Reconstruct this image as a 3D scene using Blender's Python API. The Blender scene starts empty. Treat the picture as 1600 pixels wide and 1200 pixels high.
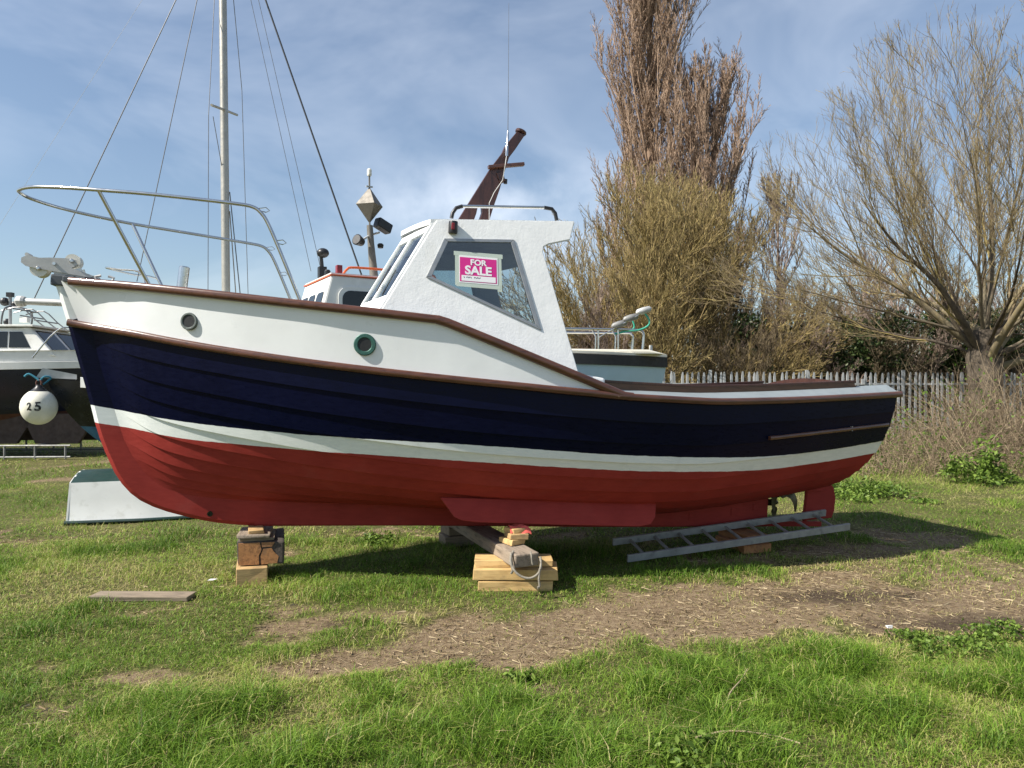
import bpy, bmesh, math, random
import numpy as np
from mathutils import Matrix, Vector

# ------------------------------------------------------------------ camera, sky, sun, exposure
scene = bpy.context.scene
COL = scene.collection
cam_d = bpy.data.cameras.new('camera'); cam = bpy.data.objects.new('camera', cam_d); COL.objects.link(cam)
cam.location = (0, 0, 1.6); cam.rotation_euler = (math.radians(90), 0, 0)
cam_d.sensor_width = 36; cam_d.lens = 25.99; cam_d.clip_start = 0.05; cam_d.clip_end = 3000
scene.camera = cam

SUN_TRAVEL = Vector((0.96, 0.43, -1.0)).normalized()
SUN_EL = math.asin(-SUN_TRAVEL.z)
SUN_AZ = math.atan2(-SUN_TRAVEL.x, -SUN_TRAVEL.y)          # clockwise from +Y
world = bpy.data.worlds.new('World'); scene.world = world; world.use_nodes = True
wn = world.node_tree.nodes; wl = world.node_tree.links; wn.clear()
w_out = wn.new('ShaderNodeOutputWorld'); w_bg = wn.new('ShaderNodeBackground')
w_sky = wn.new('ShaderNodeTexSky'); w_sky.sky_type = 'NISHITA'; w_sky.sun_disc = False
w_sky.sun_elevation = SUN_EL; w_sky.sun_rotation = SUN_AZ
w_sky.air_density = 1.15; w_sky.dust_density = 0.7; w_sky.ozone_density = 3.4
w_tc = wn.new('ShaderNodeTexCoord')
# thin high cloud: streaky fractal noise on the sky direction, flattened so that it runs out towards the horizon
w_map = wn.new('ShaderNodeMapping'); w_map.inputs['Scale'].default_value = (1.6, 1.6, 3.6); w_map.inputs['Rotation'].default_value = (0.25, 0.3, 0.5)
w_n1 = wn.new('ShaderNodeTexNoise'); w_n1.inputs['Scale'].default_value = 1.7; w_n1.inputs['Detail'].default_value = 5; w_n1.inputs['Roughness'].default_value = 0.56; w_n1.inputs['Distortion'].default_value = 0.5
w_r1 = wn.new('ShaderNodeMapRange'); w_r1.inputs['From Min'].default_value = 0.42; w_r1.inputs['From Max'].default_value = 0.86; w_r1.inputs['To Min'].default_value = 0.06; w_r1.inputs['To Max'].default_value = 0.40
w_mix = wn.new('ShaderNodeMix'); w_mix.data_type = 'RGBA'
w_mix.inputs['B'].default_value = (9.6, 10.2, 11.2, 1)
wl.new(w_tc.outputs['Generated'], w_map.inputs['Vector']); wl.new(w_map.outputs['Vector'], w_n1.inputs['Vector'])
wl.new(w_n1.outputs['Fac'], w_r1.inputs['Value'])
# one soft low cumulus bank in the north, ragged by finer noise
w_cm = wn.new('ShaderNodeMapping'); w_cm.inputs['Scale'].default_value = (4.6, 1.2, 11.0); w_cm.inputs['Location'].default_value = (0.14, -1.15, -2.5)
w_cl = wn.new('ShaderNodeVectorMath'); w_cl.operation = 'LENGTH'
w_n2 = wn.new('ShaderNodeTexNoise'); w_n2.inputs['Scale'].default_value = 7.0; w_n2.inputs['Detail'].default_value = 7; w_n2.inputs['Roughness'].default_value = 0.55
w_c1 = wn.new('ShaderNodeMapRange'); w_c1.interpolation_type = 'SMOOTHSTEP'; w_c1.inputs['From Min'].default_value = 1.15; w_c1.inputs['From Max'].default_value = 0.1
w_c2 = wn.new('ShaderNodeMapRange'); w_c2.inputs['From Min'].default_value = 0.36; w_c2.inputs['From Max'].default_value = 0.70; w_c2.inputs['To Max'].default_value = 0.62
w_c3 = wn.new('ShaderNodeMath'); w_c3.operation = 'MULTIPLY'; w_c4 = wn.new('ShaderNodeMath'); w_c4.operation = 'ADD'; w_c4.use_clamp = True
wl.new(w_tc.outputs['Generated'], w_cm.inputs['Vector']); wl.new(w_cm.outputs['Vector'], w_cl.inputs[0]); wl.new(w_cl.outputs['Value'], w_c1.inputs['Value'])
wl.new(w_tc.outputs['Generated'], w_n2.inputs['Vector']); wl.new(w_n2.outputs['Fac'], w_c2.inputs['Value']); wl.new(w_c1.outputs['Result'], w_c3.inputs[0]); wl.new(w_c2.outputs['Result'], w_c3.inputs[1])
wl.new(w_c3.outputs[0], w_c4.inputs[0]); wl.new(w_r1.outputs['Result'], w_c4.inputs[1]); wl.new(w_c4.outputs[0], w_mix.inputs['Factor'])
wl.new(w_sky.outputs['Color'], w_mix.inputs['A']); wl.new(w_mix.outputs['Result'], w_bg.inputs['Color'])
w_bg.inputs['Strength'].default_value = 0.076
wl.new(w_bg.outputs['Background'], w_out.inputs['Surface'])
sun_d = bpy.data.lights.new('sun', 'SUN'); sun = bpy.data.objects.new('sun', sun_d); COL.objects.link(sun)
sun_d.energy = 5.0; sun_d.angle = math.radians(0.53); sun_d.color = (1.0, 0.94, 0.85)
sun.rotation_euler = SUN_TRAVEL.to_track_quat('-Z', 'Y').to_euler()
vs = scene.view_settings; vs.view_transform = 'Standard'; vs.look = 'None'; vs.gamma = 1.0; vs.use_curve_mapping = False
vs.exposure = 0.76
scene.cycles.use_denoising = True
scene.cycles.max_bounces = 8; scene.cycles.transparent_max_bounces = 12

# ------------------------------------------------------------------ helpers
rng = np.random.default_rng(7); random.seed(7)

def tag(o, label=None, cat=None, group=None, kind=None):
    if label: o['label'] = label
    if cat: o['category'] = cat
    if group: o['group'] = group
    if kind: o['kind'] = kind
    return o

def empty(name, loc=(0, 0, 0), rz=0.0, label=None, cat=None, group=None, mat=None):
    o = bpy.data.objects.new(name, None); COL.objects.link(o); o.empty_display_size = 0.2
    if mat is not None: o.matrix_world = mat
    else: o.location = loc; o.rotation_euler = (0, 0, rz)
    return tag(o, label, cat, group)

def copy_tree(o, parent=None):
    c = o.copy(); COL.objects.link(c); c.parent = parent
    for ch in list(o.children): copy_tree(ch, c)
    return c

class MB:
    def __init__(s): s.v = []; s.f = []
    def add(s, vs, fs):
        b = len(s.v); s.v.extend([tuple(map(float, p)) for p in vs]); s.f.extend([tuple(i + b for i in f) for f in fs]); return s
    def box(s, c, d, rz=0.0, ry=0.0, rx=0.0, jit=0.0):
        m = Matrix.Rotation(rz, 3, 'Z') @ Matrix.Rotation(ry, 3, 'Y') @ Matrix.Rotation(rx, 3, 'X')
        vs = []
        for sx in (-.5, .5):
            for sy in (-.5, .5):
                for sz in (-.5, .5):
                    p = m @ Vector((sx * d[0] + random.uniform(-jit, jit), sy * d[1] + random.uniform(-jit, jit), sz * d[2] + random.uniform(-jit, jit)))
                    vs.append((c[0] + p.x, c[1] + p.y, c[2] + p.z))
        return s.add(vs, [(0, 1, 3, 2), (4, 6, 7, 5), (0, 4, 5, 1), (2, 3, 7, 6), (0, 2, 6, 4), (1, 5, 7, 3)])
    def prism(s, poly, fn, a, b):
        """poly: 2-D outline; fn(u,v,w) -> 3-D point; extruded from w=a to w=b"""
        n = len(poly)
        vs = [fn(u, v, a) for u, v in poly] + [fn(u, v, b) for u, v in poly]
        fs = [tuple(range(n - 1, -1, -1)), tuple(range(n, 2 * n))] + [(i, (i + 1) % n, n + (i + 1) % n, n + i) for i in range(n)]
        return s.add(vs, fs)
    def tube(s, pts, r, k=8, cap=True, closed=False):
        P = [Vector(p) for p in pts]; n = len(P)
        R = [r] * n if not hasattr(r, '__len__') else list(r)
        T = []
        for i in range(n):
            if closed: t = P[(i + 1) % n] - P[i - 1]
            else: t = P[min(i + 1, n - 1)] - P[max(i - 1, 0)]
            T.append(t.normalized() if t.length > 1e-9 else Vector((0, 0, 1)))
        ref = Vector((0, 0, 1)) if abs(T[0].z) < .9 else Vector((1, 0, 0))
        u = T[0].cross(ref).normalized(); vs = []
        for i in range(n):
            u = (u - T[i] * u.dot(T[i])).normalized(); w = T[i].cross(u)
            for j in range(k):
                a = 2 * math.pi * j / k
                vs.append(P[i] + (u * math.cos(a) + w * math.sin(a)) * R[i])
        fs = []
        for i in range(n if closed else n - 1):
            i2 = (i + 1) % n
            for j in range(k): fs.append((i * k + j, i * k + (j + 1) % k, i2 * k + (j + 1) % k, i2 * k + j))
        if cap and not closed: fs += [tuple(range(k - 1, -1, -1)), tuple(range((n - 1) * k, n * k))]
        return s.add(vs, fs)
    def lathe(s, prof, o, axis, k=24, caps=True):
        """prof: list of (radius, height along axis)"""
        ax = Vector(axis).normalized(); ref = Vector((0, 0, 1)) if abs(ax.z) < .9 else Vector((1, 0, 0))
        u = ax.cross(ref).normalized(); w = ax.cross(u); o = Vector(o); vs = []
        for r, h in prof:
            for j in range(k):
                a = 2 * math.pi * j / k; vs.append(o + ax * h + (u * math.cos(a) + w * math.sin(a)) * r)
        n = len(prof); fs = [(i * k + j, i * k + (j + 1) % k, (i + 1) * k + (j + 1) % k, (i + 1) * k + j) for i in range(n - 1) for j in range(k)]
        if caps: fs += [tuple(range(k - 1, -1, -1)), tuple(range((n - 1) * k, n * k))]
        return s.add(vs, fs)
    def grid(s, rows, flip=False):
        n = len(rows); m = len(rows[0]); vs = [p for r in rows for p in r]
        fs = [(i * m + j, i * m + j + 1, (i + 1) * m + j + 1, (i + 1) * m + j) for i in range(n - 1) for j in range(m - 1)]
        if flip: fs = [f[::-1] for f in fs]
        return s.add(vs, fs)
    def sweep(s, pts, frames, prof, cap=True):
        """pts with (side, up) frames; prof: closed 2-D outline"""
        k = len(prof); n = len(pts); vs = []
        for p, (a, b) in zip(pts, frames):
            p = Vector(p); a = Vector(a); b = Vector(b)
            for x, y in prof: vs.append(p + a * x + b * y)
        fs = [(i * k + j, i * k + (j + 1) % k, (i + 1) * k + (j + 1) % k, (i + 1) * k + j) for i in range(n - 1) for j in range(k)]
        if cap: fs += [tuple(range(k - 1, -1, -1)), tuple(range((n - 1) * k, n * k))]
        return s.add(vs, fs)
    def build(s, name, mat, parent=None, smooth=False, bevel=0.0, attr=None, recalc=True, loc=None, angle=40):
        me = bpy.data.meshes.new(name); me.from_pydata(s.v, [], s.f); me.update()
        if recalc or bevel:
            bm = bmesh.new(); bm.from_mesh(me); bmesh.ops.recalc_face_normals(bm, faces=bm.faces)
            if bevel: bmesh.ops.bevel(bm, geom=[e for e in bm.edges if e.is_manifold and e.calc_face_angle(0) > .5], offset=bevel, segments=2, affect='EDGES', profile=.6)
            bm.to_mesh(me); bm.free()
        if attr:
            for an, fn in attr.items():
                a = me.attributes.new(an, 'FLOAT', 'POINT'); a.data.foreach_set('value', [fn(v.co) for v in me.vertices])
        o = bpy.data.objects.new(name, me); COL.objects.link(o); o.parent = parent
        if mat: me.materials.append(mat)
        if smooth:
            me.shade_smooth() if hasattr(me, 'shade_smooth') else None
            me.set_sharp_from_angle(angle=math.radians(angle))
        if loc: o.location = loc
        return o

def np_mesh(name, V, F, mat, parent=None, attrs=None, smooth=False):
    """V (n,3); F (m,k) constant face size (or list of such arrays)"""
    Fs = F if isinstance(F, list) else [F]
    me = bpy.data.meshes.new(name); me.vertices.add(len(V)); me.vertices.foreach_set('co', np.ascontiguousarray(V, np.float32).ravel())
    nl = sum(f.size for f in Fs); nf = sum(len(f) for f in Fs)
    me.loops.add(nl); me.loops.foreach_set('vertex_index', np.concatenate([f.ravel() for f in Fs]).astype(np.int32))
    tot = np.concatenate([np.full(len(f), f.shape[1], np.int32) for f in Fs]); st = np.concatenate([[0], np.cumsum(tot)[:-1]]).astype(np.int32)
    me.polygons.add(nf); me.polygons.foreach_set('loop_start', st); me.polygons.foreach_set('loop_total', tot)
    if smooth: me.polygons.foreach_set('use_smooth', np.ones(nf, bool))
    me.update(calc_edges=True)
    for k, a in (attrs or {}).items():
        at = me.attributes.new(k, 'FLOAT', 'POINT'); at.data.foreach_set('value', np.ascontiguousarray(a, np.float32))
    me.materials.append(mat)
    o = bpy.data.objects.new(name, me); COL.objects.link(o); o.parent = parent
    return o

def smooth_path(P, n=6):
    P = [Vector(p) for p in P]; out = []
    for i in range(len(P) - 1):
        a, b, c, d = P[max(i - 1, 0)], P[i], P[i + 1], P[min(i + 2, len(P) - 1)]
        for k in range(n):
            t = k / n; out.append(.5 * ((2 * b) + (c - a) * t + (2 * a - 5 * b + 4 * c - d) * t * t + (3 * b - a - 3 * c + d) * t**3))
    out.append(P[-1]); return out

# ------------------------------------------------------------------ materials
class NT:
    def __init__(s, name):
        s.m = bpy.data.materials.new(name); s.m.use_nodes = True; s.t = s.m.node_tree; s.n = s.t.nodes; s.n.clear()
        s.out = s.n.new('ShaderNodeOutputMaterial')
    def new(s, t, **kw):
        nd = s.n.new(t)
        for k, v in kw.items():
            if k in nd.inputs: nd.inputs[k].default_value = v
            else: setattr(nd, k, v)
        return nd
    def link(s, a, b): s.t.links.new(a, b)
    def noise(s, scale, detail=4, rough=.55, vec=None, dist=0.0):
        n = s.new('ShaderNodeTexNoise'); n.inputs['Scale'].default_value = scale; n.inputs['Detail'].default_value = detail
        n.inputs['Roughness'].default_value = rough; n.inputs['Distortion'].default_value = dist
        if vec is None:
            vec = s.coord()
        s.link(vec, n.inputs['Vector']); return n.outputs['Fac']
    def coord(s, scale=None):
        if not hasattr(s, '_tc'): s._tc = s.new('ShaderNodeTexCoord')
        v = s._tc.outputs['Object']
        if scale is not None:
            mp = s.new('ShaderNodeMapping'); mp.inputs['Scale'].default_value = scale; s.link(v, mp.inputs['Vector']); v = mp.outputs['Vector']
        return v
    def attr(s, name):
        a = s.new('ShaderNodeAttribute'); a.attribute_name = name; return a.outputs['Fac']
    def ramp(s, fac, stops, interp='LINEAR'):
        r = s.new('ShaderNodeValToRGB'); r.color_ramp.interpolation = interp
        el = r.color_ramp.elements
        while len(el) > len(stops): el.remove(el[-1])
        while len(el) < len(stops): el.new(1.0)
        for e, (p, c) in zip(el, stops): e.position = p; e.color = (*c, 1)
        s.link(fac, r.inputs['Fac']); return r.outputs['Color']
    def mix(s, fac, a, b, mode='MIX'):
        m = s.new('ShaderNodeMix'); m.data_type = 'RGBA'; m.blend_type = mode
        for nm, v in (('Factor', fac), ('A', a), ('B', b)):
            if isinstance(v, (int, float)): m.inputs[nm].default_value = v
            elif isinstance(v, tuple): m.inputs[nm].default_value = (*v, 1)
            else: s.link(v, m.inputs[nm])
        return m.outputs['Result']
    def rng(s, v, a, b, c=0.0, d=1.0):
        m = s.new('ShaderNodeMapRange'); m.inputs['From Min'].default_value = a; m.inputs['From Max'].default_value = b
        m.inputs['To Min'].default_value = c; m.inputs['To Max'].default_value = d; s.link(v, m.inputs['Value']); return m.outputs['Result']
    def math(s, op, a, b=0.0):
        m = s.new('ShaderNodeMath', operation=op)
        for i, v in enumerate((a, b)):
            if isinstance(v, (int, float)): m.inputs[i].default_value = v
            else: s.link(v, m.inputs[i])
        return m.outputs[0]
    def bsdf(s, color, rough=.5, metal=0.0, bump=None, bstr=.2, bdist=.01, coat=0.0, spec=.5):
        b = s.new('ShaderNodeBsdfPrincipled')
        for nm, v in (('Base Color', color), ('Roughness', rough), ('Metallic', metal)):
            if isinstance(v, (int, float)): b.inputs[nm].default_value = v
            elif isinstance(v, tuple): b.inputs[nm].default_value = (*v, 1)
            else: s.link(v, b.inputs[nm])
        b.inputs['Coat Weight'].default_value = coat; b.inputs['Coat Roughness'].default_value = .08
        b.inputs['Specular IOR Level'].default_value = spec
        if bump is not None:
            bp = s.new('ShaderNodeBump'); bp.inputs['Strength'].default_value = bstr; bp.inputs['Distance'].default_value = bdist
            s.link(bump, bp.inputs['Height']); s.link(bp.outputs['Normal'], b.inputs['Normal'])
        s.link(b.outputs['BSDF'], s.out.inputs['Surface']); return b

def paint(name, c, rough=.4, var=.12, scale=6.0, bump=None, bs=.15, bd=.004, metal=0.0, coat=0.0, dirt=None, dscale=3.0):
    t = NT(name); dk = tuple(x * (1 - var) for x in c); lt = tuple(min(1, x * (1 + var * .6)) for x in c)
    col = t.ramp(t.noise(scale, 6, .6), [(.3, dk), (.7, lt)])
    if dirt is not None:
        m = t.rng(t.noise(dscale, 8, .65), .56, .74, 0, .75); col = t.mix(m, col, dirt)
    rg = t.rng(t.noise(scale * 2.3, 4), .3, .7, rough * .8, min(1, rough * 1.2))
    t.bsdf(col, rg, metal, bump=t.noise(bump, 6, .6) if bump else None, bstr=bs, bdist=bd, coat=coat); return t.m

def wood(name, c1, c2, rough=.55, axis=(1, 1, 1), scale=14, bs=.35, coat=0.0, stain=0.0):
    t = NT(name); v = t.coord(axis)
    n = t.noise(scale, 6, .6, vec=v, dist=.6); n2 = t.noise(3.0, 4)
    col = t.ramp(n, [(.28, c2), (.5, c1), (.72, tuple(min(1, x * 1.18) for x in c1))])
    col = t.mix(t.rng(n2, .52, .72, 0, .55), col, c2)
    if stain: col = t.mix(t.rng(t.noise(7, 7, .7), .50, .72, 0, stain), col, (.10, .085, .065))
    t.bsdf(col, rough, bump=n, bstr=bs, bdist=.004, coat=coat); return t.m

M = {}
def hull_paint():
    t = NT('hull_paint'); h = t.attr('paint')
    big = t.noise(2.2, 5, .6); fine = t.noise(26, 6, .62, vec=t.coord((.35, 1, 1.6)))
    hh = t.math('ADD', h, t.rng(t.noise(9, 3), .3, .7, -.02, .02))
    red = t.ramp(t.math('ADD', t.math('MULTIPLY', big, .55), t.math('MULTIPLY', fine, .45)), [(.34, (.235, .029, .024)), (.66, (.345, .046, .037))])
    red = t.mix(t.rng(t.noise(3.4, 9, .7), .55, .78, 0, .45), red, (.33, .075, .065))
    white = t.ramp(fine, [(.3, (.70, .74, .715)), (.7, (.80, .83, .80))])
    scuff = t.rng(t.noise(14, 9, .75, vec=t.coord((.25, 1, 2.2))), .66, .80, 0, .35)
    white = t.mix(t.rng(t.noise(4, 8, .7, vec=t.coord((1, 1, .35))), .56, .80, 0, .5), white, (.50, .53, .49))
    navy = t.ramp(t.math('ADD', t.math('MULTIPLY', big, .5), t.math('MULTIPLY', fine, .5)), [(.34, (.0012, .0020, .0120)), (.66, (.0023, .0037, .0205))])
    navy = t.mix(scuff, navy, (.018, .022, .040))
    a = t.mix(t.rng(hh, -.012, .012), red, white); b = t.mix(t.rng(hh, .985, 1.01), a, navy); c = t.mix(t.rng(hh, 49, 50), b, white)
    rgh = t.math('ADD', t.rng(hh, .0, .04, .52, .34), t.math('MULTIPLY', t.rng(hh, .99, 1.0), -.06))
    rgh = t.math('ADD', rgh, t.rng(fine, .3, .7, -.05, .09))
    t.bsdf(c, rgh, bump=t.math('ADD', t.math('MULTIPLY', fine, .5), t.math('MULTIPLY', t.noise(5, 3), .8)), bstr=.05, bdist=.010, spec=.11); return t.m
M['hull'] = hull_paint()
M['topside'] = paint('topside_white', (.79, .81, .805), .33, .05, 3.5, bump=11, bs=.10, bd=.006)
def cabin_mat():
    t = NT('cabin_white'); v = t.coord((1, 1, 1)); n1 = t.noise(48, 6, .66, vec=v); n2 = t.noise(9, 4, .5)
    col = t.ramp(n2, [(.3, (.79, .795, .785)), (.7, (.85, .855, .84))])
    col = t.mix(t.rng(t.noise(6, 8, .7, vec=t.coord((1.6, 1.6, .28))), .56, .80, 0, .38), col, (.56, .54, .47))
    t.bsdf(col, .5, bump=t.math('ADD', n1, t.math('MULTIPLY', n2, 1.5)), bstr=.22, bdist=.008); return t.m
M['cabin'] = cabin_mat()
M['lining'] = paint('cabin_lining', (.23, .25, .255), .6, .12, 5)
M['mahogany'] = wood('varnished_mahogany', (.098, .038, .021), (.042, .015, .010), .3, (.5, 5, 5), 10, .15, coat=.35)
M['mahogany_dark'] = wood('dark_mahogany', (.062, .024, .017), (.028, .011, .009), .35, (4, 4, .6), 8, .15, coat=.2)
M['deck'] = paint('deck_paint', (.185, .215, .23), .85, .10, 5, bump=40, bs=.15)
M['deck_grey'] = paint('deck_dark', (.09, .10, .11), .6, .2, 6)
M['red'] = paint('red_antifoul', (.26, .034, .029), .5, .16, 6, bump=18, bs=.25)
M['steel'] = paint('stainless_steel', (.60, .60, .585), .2, .12, 8, metal=1.0)
M['galv'] = paint('galvanised', (.50, .50, .48), .55, .18, 7, metal=.35, bump=30, bs=.1)
M['alloy'] = paint('aluminium_dull', (.36, .37, .37), .5, .14, 9, metal=.7)
M['ladder'] = paint('weathered_aluminium', (.38, .385, .37), .62, .2, 11, metal=.45, bump=40, bs=.2, dirt=(.10, .10, .095), dscale=7)
M['oldsteel'] = paint('old_steel', (.23, .23, .22), .6, .25, 6, metal=.3)
M['mastgrey'] = paint('dull_mast_grey', (.19, .175, .15), .55, .2, 8, metal=.4)
M['black'] = paint('black_plastic', (.014, .014, .015), .42, .2, 8)
M['rubber'] = paint('black_rubber', (.018, .018, .02), .6, .2, 8)
M['nylon'] = paint('white_nylon', (.70, .68, .60), .45, .08, 6)
M['verdigris'] = paint('green_bronze', (.030, .100, .080), .5, .35, 22, metal=.3, bump=40, bs=.3)
M['ringgrey'] = paint('grey_bronze', (.13, .15, .14), .5, .3, 22, metal=.4, bump=40, bs=.3)
M['darkglass'] = paint('dark_glass', (.010, .012, .012), .10, .2, 4)
M['portglass'] = paint('port_glass', (.006, .007, .007), .5, .5, 30)
M['bronze'] = paint('propeller_bronze', (.085, .072, .04), .42, .3, 14, metal=.7)
M['redlens'] = paint('red_lens', (.20, .010, .012), .2, .1, 5)
M['pink'] = paint('pink_print', (.62, .022, .235), .5, .05, 8)
M['paper'] = paint('white_paper', (.82, .82, .82), .55, .03, 8)
M['ink'] = paint('dark_ink', (.10, .10, .13), .6, .1, 8)
M['orange'] = paint('orange_paint', (.62, .115, .03), .42, .12, 8)
M['gelcoat'] = paint('white_gelcoat', (.74, .74, .70), .35, .07, 4, dirt=(.50, .48, .41), dscale=1.5)
M['cream'] = paint('cream_gelcoat', (.70, .67, .57), .4, .08, 4)
M['lightblue'] = paint('light_blue_paint', (.42, .57, .66), .38, .06, 3)
M['blackhull'] = paint('black_hull', (.010, .011, .014), .3, .3, 3, dirt=(.06, .065, .07), dscale=5)
M['blueworn'] = paint('worn_blue_antifoul', (.055, .16, .25), .7, .3, 9, dirt=(.016, .018, .022), dscale=8)
M['navyhull'] = paint('far_navy_hull', (.010, .012, .028), .3, .25, 3)
M['rust'] = paint('red_brown_antifoul', (.105, .042, .028), .75, .3, 5)
M['keelbrown'] = paint('brown_keel', (.062, .042, .034), .8, .3, 5)
M['buoy'] = paint('buoy_white', (.70, .68, .58), .5, .1, 7, dirt=(.44, .40, .28), dscale=4)
M['rope'] = paint('old_rope', (.25, .225, .18), .9, .3, 60, bump=120, bs=.6)
M['bluerope'] = paint('blue_rope', (.03, .19, .27), .9, .3, 40, bump=90, bs=.6)
M['greenrope'] = paint('green_hose', (.04, .34, .23), .6, .2, 30)
M['wire'] = paint('rigging_wire', (.16, .16, .16), .4, .1, 20, metal=.6)
M['darkwire'] = paint('dark_rigging', (.035, .037, .04), .5, .1, 20)
M['mast'] = paint('anodised_mast', (.42, .40, .35), .42, .12, 6, metal=.55)
M['dinghy'] = paint('dinghy_white', (.72, .73, .71), .42, .06, 5, dirt=(.45, .45, .40), dscale=4)
M['dinghygreen'] = paint('dinghy_green', (.012, .036, .030), .5, .2, 6)
M['teak'] = wood('teak_trim', (.36, .19, .075), (.20, .10, .045), .5, (1, 5, 5), 9)
M['pine'] = wood('fresh_pine', (.56, .38, .16), (.37, .22, .08), .75, (.8, 6, 6), 6, .5, stain=.45)
M['pine2'] = wood('sawn_pine', (.46, .31, .14), (.30, .18, .075), .8, (.8, 6, 6), 7, .6, stain=.6)
M['fir'] = wood('orange_fir', (.40, .185, .070), (.19, .085, .035), .75, (6, .8, 6), 8, .6, stain=.6)
M['oldbeam'] = wood('weathered_oak', (.25, .20, .15), (.095, .078, .06), .85, (5, .7, 5), 8, .9)
M['charred'] = wood('dark_old_timber', (.075, .06, .05), (.022, .019, .017), .9, (5, .8, 5), 9, .9)
M['greyplank'] = wood('grey_plank', (.24, .19, .135), (.12, .095, .07), .85, (.6, 6, 6), 8, .7)
M['redcloth'] = paint('red_cloth', (.66, .11, .085), .9, .25, 22, bump=30, bs=.5)
M['fence'] = paint('galvanised_fence', (.40, .415, .42), .6, .16, 3, metal=.25)
def glass_mat(name, tint, base=.06, edge=.75):
    t = NT(name); tr = t.new('ShaderNodeBsdfTransparent'); tr.inputs['Color'].default_value = (*tint, 1)
    gl = t.new('ShaderNodeBsdfGlossy'); gl.inputs['Roughness'].default_value = .02
    fr = t.new('ShaderNodeFresnel'); fr.inputs['IOR'].default_value = 1.5
    mx = t.new('ShaderNodeMixShader'); t.link(t.math('ADD', fr.outputs[0], base), mx.inputs[0])
    t.link(tr.outputs[0], mx.inputs[1]); t.link(gl.outputs[0], mx.inputs[2]); t.link(mx.outputs[0], t.out.inputs['Surface']); return t.m
M['glass'] = glass_mat('window_glass', (.80, .86, .86))
M['tape'] = glass_mat('tape', (.5, .5, .5))
def tape_mat():
    t = NT('masking_tape'); tr = t.new('ShaderNodeBsdfTransparent'); d = t.new('ShaderNodeBsdfDiffuse'); d.inputs['Color'].default_value = (.62, .70, .62, 1)
    mx = t.new('ShaderNodeMixShader'); mx.inputs[0].default_value = .72
    t.link(tr.outputs[0], mx.inputs[1]); t.link(d.outputs[0], mx.inputs[2]); t.link(mx.outputs[0], t.out.inputs['Surface']); return t.m
M['tape'] = tape_mat()
def bark(name, stops, scale=4.0, rough=.9):
    """stops run from the bare bark colour to lichen / young-twig colour, chosen by patch noise and per-branch value"""
    t = NT(name); n = t.noise(scale, 5, .6); a = t.attr('tone')
    f = t.math('ADD', t.math('MULTIPLY', n, .55), t.math('MULTIPLY', a, .45))
    t.bsdf(t.ramp(f, stops), rough, bump=t.noise(30, 4), bstr=.3, bdist=.01, spec=.2); return t.m
def leafy(name, stops, trans=.35, rough=.6, spec=.25):
    t = NT(name); a = t.attr('tone'); c = t.ramp(a, stops)
    b = t.new('ShaderNodeBsdfPrincipled'); t.link(c, b.inputs['Base Color']); b.inputs['Roughness'].default_value = rough; b.inputs['Specular IOR Level'].default_value = spec
    tl = t.new('ShaderNodeBsdfTranslucent'); t.link(c, tl.inputs['Color'])
    mx = t.new('ShaderNodeMixShader'); mx.inputs[0].default_value = trans
    t.link(b.outputs[0], mx.inputs[1]); t.link(tl.outputs[0], mx.inputs[2]); t.link(mx.outputs[0], t.out.inputs['Surface']); return t.m
M['bark_maple'] = bark('bark_maple', [(.26, (.100, .075, .052)), (.45, (.225, .174, .108)), (.60, (.315, .250, .135)), (.78, (.42, .33, .11))])
M['bark_trunk'] = bark('bark_trunk', [(.28, (.060, .048, .038)), (.45, (.130, .105, .078)), (.60, (.185, .155, .105)), (.78, (.25, .20, .10))], 5.0)
M['bark_olive'] = bark('bark_olive', [(.24, (.075, .055, .036)), (.42, (.215, .165, .080)), (.58, (.345, .275, .112)), (.76, (.47, .345, .165))], .9)
M['bark_poplar'] = bark('bark_poplar', [(.26, (.160, .110, .078)), (.46, (.315, .220, .155)), (.62, (.42, .300, .215)), (.76, (.52, .39, .285))], 1.0)
M['bark_dark'] = bark('bark_thicket', [(.30, (.085, .066, .047)), (.5, (.18, .14, .088)), (.72, (.28, .22, .135))], 1.0)
M['bark_grey'] = bark('bark_grey', [(.30, (.14, .105, .088)), (.5, (.27, .205, .165)), (.72, (.36, .28, .225))], 1.0)
M['ivy'] = leafy('ivy_leaf', [(.0, (.012, .026, .008)), (.5, (.030, .052, .016)), (1, (.075, .095, .032))], .15, .4)
M['weedleaf'] = leafy('weed_leaf', [(.0, (.055, .100, .016)), (.5, (.125, .205, .030)), (1, (.24, .33, .065))], .35, .5)
M['bramble'] = bark('bramble_stem', [(.28, (.085, .062, .042)), (.5, (.22, .165, .105)), (.74, (.40, .315, .205))], 2.0)
M['grass'] = leafy('grass_blade', [(.0, (.058, .122, .012)), (.38, (.142, .255, .024)), (.66, (.280, .385, .055)), (.84, (.44, .42, .14)), (1, (.54, .44, .24))], .35, .55)
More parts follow.
